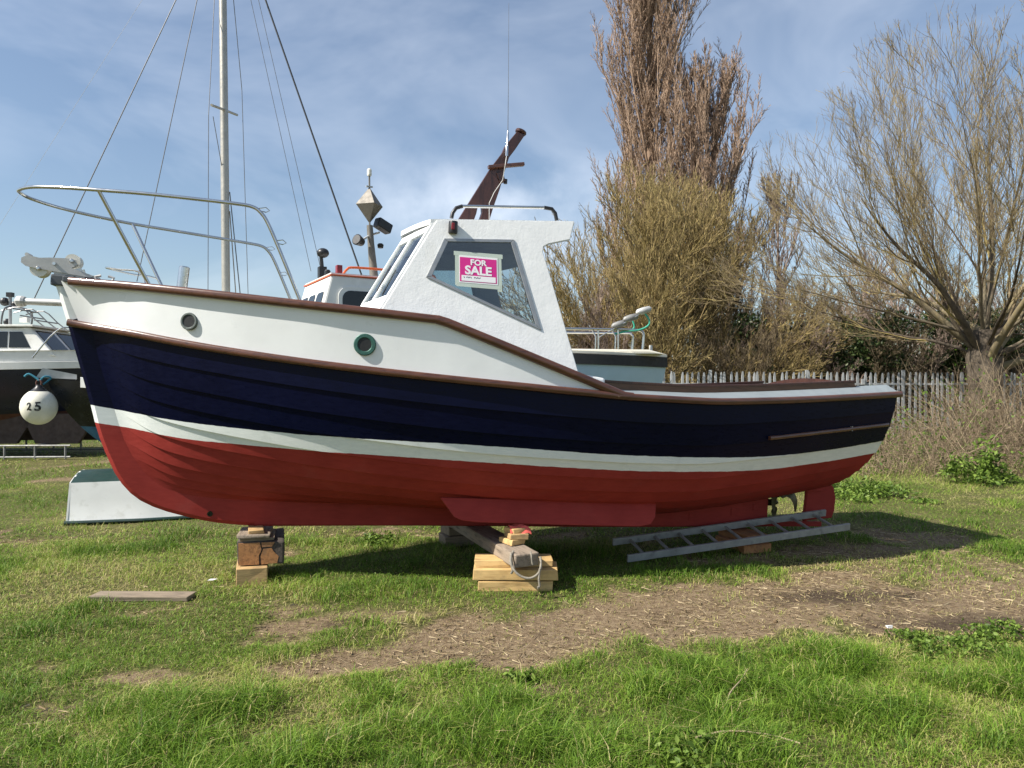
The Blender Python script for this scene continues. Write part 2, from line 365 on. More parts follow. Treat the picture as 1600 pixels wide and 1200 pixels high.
def ground_mat():
    t = NT('meadow_ground'); d = t.attr('dirt'); k = t.attr('dark')
    n1 = t.noise(3.0, 8, .65); n2 = t.noise(28, 6, .7); n3 = t.noise(.35, 3)
    gr = t.ramp(n2, [(.30, (.030, .040, .010)), (.5, (.090, .098, .028)), (.72, (.23, .20, .085))])
    gr = t.mix(t.rng(n3, .42, .62, 0, .55), gr, t.ramp(n2, [(.3, (.07, .06, .025)), (.7, (.22, .18, .09))]))
    so = t.ramp(n2, [(.28, (.080, .053, .032)), (.44, (.185, .132, .080)), (.60, (.265, .200, .125)), (.76, (.40, .32, .205))])
    so = t.mix(k, so, t.ramp(n2, [(.3, (.022, .015, .011)), (.7, (.070, .050, .036))]))
    m = t.rng(t.math('ADD', d, t.math('MULTIPLY', t.math('SUBTRACT', n1, .5), .9)), .30, .60)
    t.bsdf(t.mix(m, gr, so), .95, bump=t.math('ADD', n2, t.math('MULTIPLY', t.noise(110, 4, .7), .5)), bstr=.8, bdist=.03, spec=.15); return t.m
M['ground'] = ground_mat()
M['straw'] = leafy('straw', [(.0, (.15, .105, .06)), (.6, (.33, .255, .15)), (1, (.47, .39, .25))], .1, .8, .1)
M['hill'] = paint('far_wooded_hill', (.085, .082, .062), .95, .3, .2)

# ------------------------------------------------------------------ ground
def _hash(ix, iy, s):
    h = (ix.astype(np.int64) * 374761393 + iy.astype(np.int64) * 668265263 + s * 144665) & 0xffffffff
    h = ((h ^ (h >> 13)) * 1274126177) & 0xffffffff
    return ((h ^ (h >> 16)) & 0xffff) / 65535.0
def vnoise(x, y, s=0):
    ix = np.floor(x); iy = np.floor(y); fx = x - ix; fy = y - iy; fx = fx * fx * (3 - 2 * fx); fy = fy * fy * (3 - 2 * fy)
    a = _hash(ix, iy, s); b = _hash(ix + 1, iy, s); c = _hash(ix, iy + 1, s); d = _hash(ix + 1, iy + 1, s)
    return (a * (1 - fx) + b * fx) * (1 - fy) + (c * (1 - fx) + d * fx) * fy
def fbm(x, y, s=0, o=4):
    v = 0; a = .5; t = 0
    for i in range(o): v = v + a * vnoise(x * 2 ** i, y * 2 ** i, s + i * 17); t += a; a *= .55
    return v / t
def sstep(a, b, x):
    t = np.clip((x - a) / (b - a), 0, 1); return t * t * (3 - 2 * t)

PATH = np.array([(-1.3, 4.12, .16), (-.75, 4.36, .42), (0.0, 4.78, .60), (.9, 5.10, .62), (1.7, 5.35, .70), (2.45, 5.55, .78), (3.3, 5.40, .80), (4.4, 5.5, .85), (6.5, 5.9, .9), (9, 6.4, .9)])
def seg_dist(x, y, pts):
    best = np.full(x.shape, 9.0)
    for (ax, ay, aw), (bx, by, bw) in zip(pts[:-1], pts[1:]):
        dx, dy = bx - ax, by - ay; t = np.clip(((x - ax) * dx + (y - ay) * dy) / (dx * dx + dy * dy), 0, 1)
        best = np.minimum(best, np.hypot(x - ax - t * dx, y - ay - t * dy) / (aw + t * (bw - aw)))
    return best
def dirt_mask(x, y):
    d = seg_dist(x, y, PATH); n = fbm(x * 1.6, y * 1.6, 3); n2 = fbm(x * 5, y * 5, 9, 3)
    m = .96 * (1 - sstep(.30, 1.40, d + (n - .5) * 1.7 + (n2 - .5) * 1.1))
    for cx, cy, rx, ry, a in ((-1.35, 4.9, .42, .18, .75), (-2.1, 4.05, .4, .16, .6), (-1.0, 5.1, .5, .2, .5), (3.3, 7.1, 1.0, .45, .85), (3.05, 4.98, .8, .30, 1.0), (3.7, 4.85, .7, .28, 1.0), (-6.6, 6.6, 1.2, .5, .4), (-5.3, 7.6, .9, .3, .45), (.15, 3.9, .16, .09, .9), (3.9, 6.4, 1.6, .6, .5)):
        e = np.hypot((x - cx) / rx, (y - cy) / ry) + (n2 - .5) * 1.2; m = np.maximum(m, a * (1 - sstep(.5, 1.2, e)))
    m = np.maximum(m, .72 * sstep(.62, .76, fbm(x * .9 + 11, y * .9, 31)))
    lf = sstep(1.0, -1.2, x) * sstep(6.0, 5.0, y) if False else (1 - sstep(-1.4, .6, x)) * (1 - sstep(5.0, 6.2, y))
    m = np.maximum(m, lf * .55 * sstep(.60, .74, fbm(x * 1.9 + 3, y * 2.6, 35)))
    return m
def dark_mask(x, y):
    m = np.zeros(x.shape); n = fbm(x * 5, y * 5, 21, 3)
    for cx, cy, rx, ry in ((2.55, 5.62, .75, .26), (3.05, 4.98, .75, .26), (3.7, 4.85, .7, .26), (-1.05, 4.95, .25, .10), (-1.55, 3.98, .3, .14), (.15, 3.9, .15, .08)):
        e = np.hypot((x - cx) / rx, (y - cy) / ry) + (n - .5) * 1.1; m = np.maximum(m, .8 * (1 - sstep(.25, 1.2, e)))
    return m
def ground_z(x, y):
    near = np.exp(-((y - 6) / 9.0) ** 2)
    return ((fbm(x * 1.1, y * 1.1, 5, 4) - .5) * .05 - dirt_mask(x, y) * .018) * near - .004
def axis_pts(lo, hi, flo, fhi, step):
    fine = np.arange(flo, fhi + 1e-6, step); out = []; d = step; v = fhi
    while v < hi: d *= 1.25; v += d; out.append(v)
    neg = []; d = step; v = flo
    while v > lo: d *= 1.25; v -= d; neg.append(v)
    return np.array(neg[::-1] + list(fine) + out)
gx = axis_pts(-900, 900, -6, 6.5, .07); gy = axis_pts(-60, 1500, 2.4, 9.5, .07)
GX, GY = np.meshgrid(gx, gy); GZ = ground_z(GX, GY)
nx, ny = len(gx), len(gy); ii = np.arange(nx * ny).reshape(ny, nx)
GF = np.stack([ii[:-1, :-1], ii[:-1, 1:], ii[1:, 1:], ii[1:, :-1]], -1).reshape(-1, 4)
near_m = (GY < 40) & (np.abs(GX) < 40)
ground = np_mesh('ground', np.stack([GX, GY, GZ], -1).reshape(-1, 3), GF, M['ground'], attrs={'dirt': (dirt_mask(GX, GY) * near_m).ravel(), 'dark': dark_mask(GX, GY).ravel()}, smooth=True)
tag(ground, 'rough grass field worn to bare brown soil along a trodden track', None, None, 'structure')

# ------------------------------------------------------------------ grass blades (uncountable: stuff)
# footprints that grass must keep out of: (cx, cy, half-x, half-y, yaw)
KEEP_OUT = []
def blades(name, X, Y, H, Wd, tone, lean, label, cat):
    n = len(X); Z = ground_z(X, Y) - .004
    for cx, cy, hx, hy, a in KEEP_OUT:
        c, s = math.cos(a), math.sin(a); u = (X - cx) * c + (Y - cy) * s; v = -(X - cx) * s + (Y - cy) * c
        ins = (np.abs(u) < hx) & (np.abs(v) < hy); H = np.where(ins, .004, H)
    az = rng.uniform(0, 2 * np.pi, n); fa = az + rng.normal(0, .6, n) + np.pi / 2
    lx, ly = np.cos(az), np.sin(az); wx, wy = np.cos(fa) * Wd * .5, np.sin(fa) * Wd * .5
    L = lean * rng.uniform(.3, 1.3, n)
    V = np.zeros((n, 5, 3))
    b = np.stack([X, Y, Z], -1); w = np.stack([wx, wy, np.zeros(n)], -1); ld = np.stack([lx, ly, np.zeros(n)], -1); up = np.array([0, 0, 1.0])
    mid = b + ld * (H * L * .30)[:, None] + up * (H * .58)[:, None]; tip = b + ld * (H * L * .95)[:, None] + up * (H * (1 - .30 * np.minimum(L, 1.6)))[:, None]
    V[:, 0] = b - w; V[:, 1] = b + w; V[:, 2] = mid - w * .8; V[:, 3] = mid + w * .8; V[:, 4] = tip
    k = np.arange(n)[:, None] * 5
    far = Y > 8.2; kn = k[~far]; F4 = (kn + np.array([[0, 1, 3, 2]])).astype(np.int32); F3 = np.concatenate([kn + np.array([[2, 3, 4]]), k[far] + np.array([[0, 1, 4]])]).astype(np.int32)
    o = np_mesh(name, V.reshape(-1, 3), [F4, F3], M['grass'], attrs={'tone': np.repeat(np.clip(tone, 0, 1), 5)})
    return tag(o, label, cat, None, 'stuff')
def scatter(n, y0, y1, pad=.6, pw=1.0):
    u = rng.random(n); Y = (y0 ** (2 * pw) + u * (y1 ** (2 * pw) - y0 ** (2 * pw))) ** (1 / (2 * pw)) if pw != 0 else y0 * (y1 / y0) ** u
    X = (rng.random(n) * 2 - 1) * (Y * .70 + pad); return X, Y
def grow_grass():
    Xs, Ys, Hs, Ws, Ts, Ls = [], [], [], [], [], []
    for n, y0, y1, hs, ws in ((120000, 2.2, 4.6, 1.0, .0032), (125000, 4.6, 7.6, 1.0, .0042), (95000, 7.6, 12.5, 1.05, .0070), (65000, 12.5, 24, 1.2, .014)):
        X, Y = scatter(n, y0, y1, 2.0); d = dirt_mask(X, Y); c = fbm(X * 2.3, Y * 2.3, 41, 4); c2 = fbm(X * .8 + 5, Y * .8, 47, 3)
        keep = rng.random(n) > np.clip(d * .98, 0, .78); X, Y, d, c, c2 = X[keep], Y[keep], d[keep], c[keep], c2[keep]
        tuft = sstep(.50, .68, c); H = hs * (.026 + .060 * tuft + .022 * rng.random(len(X))) * (1 - .6 * d)
        t = .34 + .16 * rng.standard_normal(len(X)) - .20 * tuft + .42 * sstep(.42, .70, c2) + .55 * d
        dry = rng.random(len(X)) < (.10 + .35 * sstep(.5, .7, c2) + .4 * d); t = np.where(dry, rng.uniform(.75, 1, len(X)), t)
        Xs.append(X); Ys.append(Y); Hs.append(H * np.where(dry, .75, 1)); Ws.append(ws * rng.uniform(.7, 1.3, len(X))); Ts.append(t); Ls.append(np.where(dry, 2.4, 1.0) + .5 * (1 - tuft))
    blades('short_grass', *[np.concatenate(a) for a in (Xs, Ys, Hs, Ws, Ts, Ls)], 'short tufted green grass with dry straw over the whole field', 'grass')
    # long lush grass along the near side of the track
    n = 130000; X, Y = scatter(n, 2.2, 4.7, 1.6); edge = 4.05 + .18 * (X + .5) * (X > -.5) + .5 * (X + .5) * (X < -.5) * .5
    edge = np.minimum(edge, 4.45) + (fbm(X * 2, Y * 2, 61, 3) - .5) * .7
    c = fbm(X * 3.1, Y * 3.1, 66, 4); k = (Y < edge) & (rng.random(n) < .30 + 1.0 * sstep(.40, .60, c)); X, Y, c, edge = X[k], Y[k], c[k], edge[k]
    H = (.045 + .12 * sstep(.42, .66, c)) * rng.uniform(.6, 1.25, len(X)) * sstep(-.05, .35, edge - Y + .1)
    t = .42 + .15 * rng.standard_normal(len(X)) - .12 * sstep(.45, .65, c); dry = rng.random(len(X)) < .09; t = np.where(dry, rng.uniform(.72, 1, len(X)), t)
    blades('long_grass', X, Y, H, .0036 * rng.uniform(.7, 1.4, len(X)), t, 1.25 + 0 * X, 'long lush grass in the foreground along the near edge of the track', 'grass')
    # straw litter lying on the worn soil
    n = 46000; X, Y = scatter(n, 3.0, 8.5, .5); d = dirt_mask(X, Y); k = rng.random(n) < d * .9 * (.25 + 1.1 * sstep(.35, .65, fbm(X * 3, Y * 3, 71, 3))) * (1 - .7 * dark_mask(X, Y)); X, Y = X[k], Y[k]; m = len(X)
    a = rng.uniform(0, 2 * np.pi, m); L = rng.uniform(.02, .10, m); Z = ground_z(X, Y) + .003 + rng.random(m) * .006; w = .0007 * rng.uniform(.6, 1.5, m)
    dx, dy = np.cos(a), np.sin(a); V = np.zeros((m, 4, 3))
    for j, (s, q) in enumerate(((-1, -1), (1, -1), (1, 1), (-1, 1))):
        V[:, j, 0] = X + dx * L * .5 * s - dy * w * q; V[:, j, 1] = Y + dy * L * .5 * s + dx * w * q; V[:, j, 2] = Z + (s > 0) * rng.random(m) * .012
    o = np_mesh('straw_litter', V.reshape(-1, 3), (np.arange(m)[:, None] * 4 + np.arange(4)[None]).astype(np.int32), M['straw'], attrs={'tone': np.repeat(rng.random(m), 4)})
    tag(o, 'pale straw litter scattered over the bare track', 'straw', None, 'stuff')

# ------------------------------------------------------------------ the boat for sale
TH = math.radians(16.5); PH = math.radians(3.25)
EX = Vector((math.cos(TH) * math.cos(PH), math.sin(TH) * math.cos(PH), -math.sin(PH))); EY = Vector((-math.sin(TH), math.cos(TH), 0)); EZ = EX.cross(EY)
BO = Vector((-3.5514, 5.7368, .5112))
BM = Matrix(((EX.x, EY.x, EZ.x, BO.x), (EX.y, EY.y, EZ.y, BO.y), (EX.z, EY.z, EZ.z, BO.z), (0, 0, 0, 1)))
def W(x, y, z): return BM @ Vector((x, y, z))
boat = empty('motor_launch', mat=BM, label='clinker fishing launch with navy, white and red hull and white wheelhouse propped on timber', cat='boat')
def ip(x, xs, ys):
    return float(np.interp(x, xs, ys))
def pchip(xs, ys):
    xs = np.array(xs, float); ys = np.array(ys, float); h = np.diff(xs); d = np.diff(ys) / h; m = np.zeros(len(xs)); m[0] = d[0]; m[-1] = d[-1]
    for i in range(1, len(xs) - 1): m[i] = 0 if d[i - 1] * d[i] <= 0 else 2 / (1 / d[i - 1] + 1 / d[i])
    def f(x):
        x = min(max(x, xs[0]), xs[-1]); i = min(max(int(np.searchsorted(xs, x)) - 1, 0), len(h) - 1); t = (x - xs[i]) / h[i]
        return float((2 * t**3 - 3 * t**2 + 1) * ys[i] + (t**3 - 2 * t**2 + t) * h[i] * m[i] + (-2 * t**3 + 3 * t**2) * ys[i + 1] + (t**3 - t**2) * h[i] * m[i + 1])
    return f
XB = [0, .15, .5, 1, 1.5, 2, 2.5, 3, 3.5, 4, 4.5, 5, 5.5, 6, 6.5, 7.1, 7.4]
w_rub = pchip(XB, [.04, .07, .30, .53, .72, .87, .98, 1.06, 1.11, 1.13, 1.13, 1.11, 1.07, 1.02, .95, .86, .82])
w_cap = pchip(XB, [.05, .13, .36, .60, .78, .92, 1.01, 1.07, 1.11, 1.13, 1.13, 1.11, 1.07, 1.02, .95, .86, .82])
z_rub = pchip([-.05, .49, .97, 1.435, 1.895, 2.356, 2.83, 3.31, 3.83, 4.375, 4.965, 5.62, 6.34, 7.3], [1.588, 1.508, 1.439, 1.387, 1.346, 1.315, 1.290, 1.269, 1.248, 1.230, 1.232, 1.267, 1.324, 1.412])
z_cap = pchip([-.15, .48, .955, 1.415, 1.87, 2.33, 2.72], [1.897, 1.857, 1.825, 1.795, 1.768, 1.746, 1.727])
def z_top(x):                                   # top edge of the raised white topside; drops down the diagonal rail
    return z_cap(x) if x < 2.74 else max(1.725 - (x - 2.74) * (.494 / 1.50), z_rub(x))
z_stop = pchip([.2, .396, .98, 1.46, 1.93, 2.39, 2.87, 3.36, 3.87, 4.42, 5.02, 5.55, 6.45, 7.2], [.940, .913, .849, .822, .808, .803, .799, .789, .772, .760, .762, .775, .855, .962])
z_sbot = pchip([.2, .40, .99, 1.47, 1.94, 2.4, 2.87, 3.36, 3.88, 4.43, 5.02, 5.56, 6.45, 7.2], [.808, .786, .716, .697, .686, .680, .669, .657, .642, .631, .636, .650, .738, .840])
z_rab = pchip([.5, .70, .80, 1.03, 1.47, 2.0, 2.5, 3.0, 4.0, 5.0, 5.66, 6.32, 6.85, 7.2], [.44, .345, .29, .232, .207, .196, .188, .172, .150, .145, .200, .295, .385, .455])
STEM = [(-.118, 1.93), (-.092, 1.857), (-.045, 1.72), (-.002, 1.59), (.068, 1.37), (.14, 1.14), (.204, .936), (.244, .792), (.282, .68), (.324, .577), (.402, .412), (.46, .325), (.526, .252), (.60, .195), (.695, .147), (.80, .108), (.937, .071), (1.06, .042), (1.182, .020), (1.33, .005), (1.48, -.004)]
RABX = pchip([.24, .30, .42, .62, .88, 1.2, 1.45, 1.6], [.86, .74, .62, .48, .385, .27, .20, .165])     # x of the stem rabbet at a height
def paint_h(x, z):
    zb, zt, zs = z_sbot(x), z_stop(x), z_rub(x)
    return (z - zb) / (zt - zb)
PATTR = {'paint': lambda c: paint_h(c.x, c.z)}
a1f = pchip([0, .06, .14, .28, .45, .62, .8, 1], [.3, .42, .48, .62, .66, .68, .60, .50])
b1f = pchip([0, .06, .14, .28, .45, .62, .8, 1], [.33, .20, .13, .08, .05, .05, .07, .10])
a2f = pchip([0, .06, .14, .28, .45, .62, .8, 1], [.66, .84, .94, 1.0, 1.01, 1.02, 1.01, 1.0])
b2f = pchip([0, .06, .14, .28, .45, .62, .8, 1], [.66, .54, .50, .42, .37, .37, .40, .43])
XT0, XT1 = 7.02, 7.17
def hull_pt(p, q):
    zq = .30 + q * (1.50 - .30); x0 = RABX(zq); xT = XT0 + (XT1 - XT0) * q; x = x0 + p * (xT - x0)
    xb = RABX(.30) + p * (XT0 - RABX(.30)); xs = RABX(1.5) + p * (XT1 - RABX(1.5))
    y0, z0 = .042, z_rab(xb); w, zs = max(w_rub(xs), .045), z_rub(xs)
    if p < .05: z0 = z0 + (1 - p / .05) ** 2 * (.30 - z_rab(RABX(.30)))
    y1 = y0 + a1f(p) * (w - y0); y2 = y0 + a2f(p) * (w - y0); z1 = z0 + b1f(p) * (zs - z0); z2 = z0 + b2f(p) * (zs - z0)
    # even spacing along the girth
    t = q; s = 1 - t
    y = s**3 * y0 + 3 * s * s * t * y1 + 3 * s * t * t * y2 + t**3 * w; z = s**3 * z0 + 3 * s * s * t * z1 + 3 * s * t * t * z2 + t**3 * zs
    return Vector((x, y, z))
NSTR, NST = 10, 96
PS = [(i / NST) ** 1.25 for i in range(NST + 1)]
hull_g = [[hull_pt(p, j / 48) for j in range(49)] for p in PS]
def hull_at(i, q):
    f = q * 48; j = min(int(f), 47); return hull_g[i][j].lerp(hull_g[i][j + 1], f - j)
def hull_n(i, q):
    a = hull_at(min(i + 1, NST), q) - hull_at(max(i - 1, 0), q); b = hull_at(i, min(q + .02, 1)) - hull_at(i, max(q - .02, 0))
    n = a.cross(b); n = n if n.y > 0 else -n
    return n.normalized() if n.length > 1e-9 else Vector((0, 1, 0))
hull = MB().prism([(.5, .34), (.9, .22), (6.9, .37), (6.9, 1.15), (.5, 1.25)], lambda u, v, w: (u, w, v), -.02, .02)
hull = hull.build('hull', M['lining'], boat)     # inner centreline bulkhead that carries the planks
for side in (-1, 1):
    for k in range(NSTR):
        qa, qb = k / NSTR, (k + 1) / NSTR; rows = []
        for r in range(7):
            row = []
            q = qa + (qb - qa) * max(r - 1, 0) / 5.0
            for i in range(NST + 1):
                fade = float(sstep(.0, .07, np.array(PS[i]))) * (1 - .25 * float(sstep(.55, .95, np.array(PS[i]))))
                pw = (hull_at(i, qb) - hull_at(i, qa)).length; d = min(.015, .15 * pw) * fade * (1 - (q - qa) / (qb - qa)) if k > 0 else .001
                if r == 0: d = -.012
                f_ = (q - qa) / (qb - qa); pt = hull_at(i, qa).lerp(hull_at(i, qb), f_) + hull_n(i, q) * d; row.append((pt.x, side * pt.y, pt.z))
            rows.append(row)
        MB().grid(rows).build('plank', M['hull'], hull, smooth=True, attr=PATTR, angle=50)
tr = []
for j in range(25):
    pt = hull_at(NST, j / 24); tr.append([(pt.x + .004, pt.y * s, pt.z) for s in (-1, -.5, 0, .5, 1)])
MB().grid(tr).build('transom', M['hull'], boat, attr=PATTR)
# stem, keel and deadwood
sb = MB()
n = len(STEM); fr = [Vector((x, 0, z)) for x, z in STEM]
fine = []
for a, b in zip(fr[:-1], fr[1:]):
    for t in (0, .25, .5, .75): fine.append(a.lerp(b, t))
fine.append(fr[-1])
rows = []
for i, p in enumerate(fine):
    t = (fine[min(i + 1, len(fine) - 1)] - fine[max(i - 1, 0)]).normalized(); nrm = Vector((t.z, 0, -t.x)); nrm = nrm if nrm.dot(Vector((1, 0, .8))) > 0 else -nrm
    q = p + nrm * (.215 if p.z > .25 else .215)
    if p.z < .2: q.z = max(q.z, .20)
    rows.append([(q.x, -.045, q.z), (p.x + nrm.x * .03, -.045, p.z + nrm.z * .03), (p.x, -.022, p.z), (p.x, .022, p.z), (p.x + nrm.x * .03, .045, p.z + nrm.z * .03), (q.x, .045, q.z)])
sb.grid(rows)
PRED = {'paint': lambda c: -1.0}
PSTEM = {'paint': lambda c: (60.0 if c.z > 1.585 else paint_h(max(c.x, .2), c.z))}
sb.build('stem', M['hull'], boat, smooth=True, attr=PSTEM, angle=35)
kb = MB(); xs = list(np.linspace(1.47, 6.40, 40)); rows = []
for x in xs:
    zt = z_rab(x) + .05; th = .0445
    rows.append([(x, -th, zt), (x, -th, .012), (x, -th + .012, -.002 - .004 * math.sin(x * 1.7)), (x, th - .012, -.002 - .004 * math.sin(x * 1.7)), (x, th, .012), (x, th, zt)])
kb.grid(rows); kb.f.append(tuple(len(kb.v) - 6 + i for i in range(6)))
keel = kb.build('keel', M['hull'], boat, smooth=True, angle=35, attr=PRED)
MB().box((6.70, 0, .028), (.74, .07, .05)).build('heel_shoe', M['hull'], boat, bevel=.006, attr=PRED)
for bx, bz in ((5.55, .10), (6.02, .15), (6.27, .20)):
    MB().box((bx, -.046, bz), (.09, .008, .07)).build('keel_plate', M['hull'], keel, bevel=.003, attr=PRED)
MB().lathe([(.022, 0), (.022, .006), (.012, .006), (.010, .002)], (1.124, -.044, .097), (0, -1, 0), 14).build('keel_hole', M['darkglass'], keel, recalc=True)
# bilge keels
for side in (-1, 1):
    bk = MB(); prof = [(2.98, .34), (3.62, .30), (4.80, .30), (4.76, .19), (4.70, .140), (4.5, .128), (3.9, .135), (3.3, .150), (3.06, .178), (2.98, .21)]
    prof = [(2.89, .345), (3.10, .345), (3.8, .335), (4.80, .33), (4.775, .21), (4.72, .152), (4.60, .134), (3.9, .145), (3.2, .162), (3.06, .175), (3.0, .20)]
    bk.prism(prof, lambda u, v, w: (u, side * (.745 + w - (v - .15) * .42), v), -.018, .018)
    bk.build('bilge_keel', M['hull'], boat, bevel=.008, attr=PRED)
# propeller and rudder
pr = MB().lathe([(.012, 0), (.034, .02), (.036, .10), (.020, .14), (.004, .155)], (6.40, 0, .245), (1, 0, 0), 14)
prop = pr.build('propeller', M['bronze'], boat, smooth=True)
for path in ([(6.53, -.03, .30), (6.50, -.05, .335), (6.468, -.06, .31), (6.458, -.06, .245), (6.470, -.06, .165)], [(6.55, -.03, .31), (6.60, -.05, .352), (6.665, -.06, .335), (6.715, -.06, .26), (6.722, -.06, .160)], [(6.53, 0, .20), (6.52, .01, .15), (6.53, .01, .10)]):
    P = smooth_path(path, 3); n = len(P); r1, r2 = [], []
    for k, p in enumerate(P):
        t = (P[min(k + 1, n - 1)] - P[max(k - 1, 0)]).normalized(); sd = t.cross(Vector((0, 1, 0))).normalized() * (.014 + .034 * math.sin(math.pi * (.12 + .80 * k / (n - 1)))); r1.append([p - sd + Vector((0, -.02, 0)), p + Vector((0, -.006, 0)), p + sd + Vector((0, .02, 0))]); r2.append([p - sd + Vector((0, -.014, 0)), p + Vector((0, .006, 0)), p + sd + Vector((0, .026, 0))])
    m = MB().grid(r1); m.grid(r2); m.build('blade', M['bronze'], prop, smooth=True)
rd = MB().prism([(6.865, .06), (7.205, .09), (7.235, .17), (7.243, .30), (7.215, .41), (7.16, .465), (7.09, .50), (6.985, .50), (6.91, .44), (6.88, .28)], lambda u, v, w: (u, w, v), -.022, .022)
rud = rd.build('rudder', M['hull'], boat, bevel=.01, attr=PRED)
for z in (.14, .38): MB().box((6.99, 0, z), (.24, .06, .030)).build('rudder_strap', M['hull'], rud, bevel=.004, attr=PRED)
MB().tube([(6.885, 0, .03), (6.905, 0, .6)], .022, 10).build('rudder_stock', M['hull'], boat, attr=PRED)

# raised white topsides, rails, decks
def frames(pts):
    out = []
    for i in range(len(pts)):
        t = (Vector(pts[min(i + 1, len(pts) - 1)]) - Vector(pts[max(i - 1, 0)])).normalized(); u = Vector((0, 0, 1)); s = t.cross(u).normalized(); out.append((s, s.cross(t)))
    return out
PR = [(-.5, -.5), (.28, -.5), (.46, -.40), (.55, -.15), (.55, .15), (.46, .40), (.28, .5), (-.5, .5)]
def rail(name, pts, side, w, h, mat, parent):
    # bulges away from the boat
    fr = frames(pts); prof = [(x * w * (1 if side < 0 else -1), y * h) for x, y in PR]
    return MB().sweep(pts, fr, prof).build(name, mat, parent, smooth=True, angle=50)
for side in (-1, 1):
    xs = list(np.linspace(.10, 2.74, 40)) + list(np.linspace(2.80, 4.22, 20)); rows = []
    for k in range(5):
        row = []
        for x in xs:
            f = k / 4; zt, zb = z_top(x), z_rub(x); ff = f * min(1, (zt - zb) / .42); xx = x - (1 - min(1, x / .5)) * .17 * f
            row.append((xx, side * (w_rub(x) * (1 - ff) + w_cap(x) * ff + .004), zb + (zt - zb) * f))
        rows.append(row)
    top = MB().grid(rows).build('topside', M['topside'], boat, smooth=True)
    for px, pz, R, mt, ri in ((.945, 1.612, .066, 'ringgrey', .046), (2.205, 1.508, .082, 'verdigris', .050)):
        y = side * (np.interp(pz, [z_rub(px), z_top(px)], [w_rub(px), w_cap(px)]) + .004)
        dx = (w_rub(px + .1) - w_rub(px - .1)) / .2; nv = Vector((-dx, side, 0)).normalized() if side > 0 else Vector((-dx, -1, 0)).normalized()
        o = Vector((px, y, pz)) - nv * .012
        ph = MB().lathe([(R, 0), (R, .020), (R * .93, .026), (ri * 1.12, .026), (ri, .020), (ri, .006)], o, nv, 28, caps=False).build('porthole', M[mt], top, smooth=True, angle=30)
        MB().lathe([(ri * 1.02, 0), (ri * 1.02, .004)], o + nv * .0145, nv, 24).build('porthole_glass', M['portglass'], top)
    pts = [(x - (1 - min(1, x / .5)) * .17, side * (w_cap(x) + .012), z_top(x)) for x in np.linspace(.16, 2.735, 44)]
    rail('cap_rail', pts, side, .062, .062, M['mahogany'], boat)
    pts = [(x, side * (w_cap(x) + .012), z_top(x) + .002) for x in np.linspace(2.72, 4.30, 22)]
    pts[0] = (2.715, side * (w_cap(2.715) + .012), z_cap(2.72) + .001)
    rail('sloping_rail', pts, side, .062, .066, M['mahogany'], boat)
    pts = [(x - (1 - min(1, x / .5)) * .075, side * (w_rub(x) + .016), z_rub(x)) for x in np.linspace(.09, 7.20, 70)]
    rail('rub_rail', pts, side, .056, .056, M['mahogany'], boat)
    qp = []
    for x in np.linspace(5.66, 7.10, 14):
        z = .945 + (x - 5.66) * .116
        p = max(0.0, (x - .25) / 6.88); i = min(range(NST + 1), key=lambda i: abs(hull_at(i, .8).x - x)); q = min((j / 100 for j in range(50, 100)), key=lambda q: abs(hull_at(i, q).z - z))
        qp.append((x, side * (hull_at(i, q).y + .022), z))
    rail('quarter_rail', qp, side, .034, .034, M['mahogany'], boat)
    MB().box((6.62, qp[9][1] + side * .012, 1.057), (.010, .022, .042)).build('rail_clip', M['galv'], boat)
    # side decks and coamings aft
    rows = [[], []]
    for x in np.linspace(3.55, 7.19, 26):
        rows[0].append((x, side * (w_rub(x) + .008), z_rub(x) + .020)); rows[1].append((x, side * min(.70, w_rub(x) - .12), z_rub(x) + ip(x, [4.3, 6.8], [.062, .090])))
    MB().grid(rows).build('side_deck', M['deck'], boat)
    cp = [(x, side * min(.71, w_rub(x) - .12), z_rub(x) + ip(x, [4.3, 6.8], [.092, .104])) for x in np.linspace(3.9, 6.80, 22)]
    cf = frames(cp); MB().sweep(cp, cf, [(-.014, -.05), (.014, -.05), (.014, .026), (-.014, .026)]).build('coaming', M['mahogany'], boat)
    cp2 = [(x, y, z + .033) for x, y, z in cp]; MB().sweep(cp2, cf, [(-.030, -.010), (.030, -.010), (.030, .010), (-.030, .010)]).build('coaming_cap', M['mahogany_dark'], boat, bevel=.004)
MB().box((4.06, -.80, 1.325), (.20, .22, .12), ry=.12).build('deck_step', M['cabin'], boat, bevel=.02)
rows = []
for x in list(np.linspace(.0, 2.72, 20)):
    w = max(w_cap(max(x + .1, .06)) - .02, .05); rows.append([(x, w * s, z_cap(x) - .012 + .05 * (1 - s * s)) for s in (-1, -.6, -.2, .2, .6, 1)])
MB().grid(rows).build('foredeck', M['deck'], boat, smooth=True)
rows = []
for x in (6.80, 7.0, 7.19):
    rows.append([(x, s * (w_rub(x)), z_rub(x) + .021 + .03 * (1 - s * s)) for s in (-1, -.5, 0, .5, 1)])
MB().grid(rows).build('aft_deck', M['deck'], boat)
arch = [(-.72, 1.36)] + [(.72 * s, 1.458 + .078 * (1 - s * s)) for s in np.linspace(-1, 1, 15)] + [(.72, 1.36)]
MB().prism(arch, lambda u, v, w: (w, u, v), 6.79, 6.82).build('aft_bulkhead', M['mahogany_dark'], boat)
rows = [[(x, .72 * s, 1.448 + .115 * (1 - s * s) - (6.80 - x) * .07) for s in np.linspace(-1, 1, 9)] for x in (6.2, 6.79)]
MB().box((5.4, 0, .72), (2.7, 1.15, .03)).build('cockpit_sole', M['mahogany_dark'], boat)
for s in (-1, 1): MB().box((5.3, s * .68, 1.08), (2.6, .02, .42)).build('cockpit_side', M['mahogany_dark'], boat)
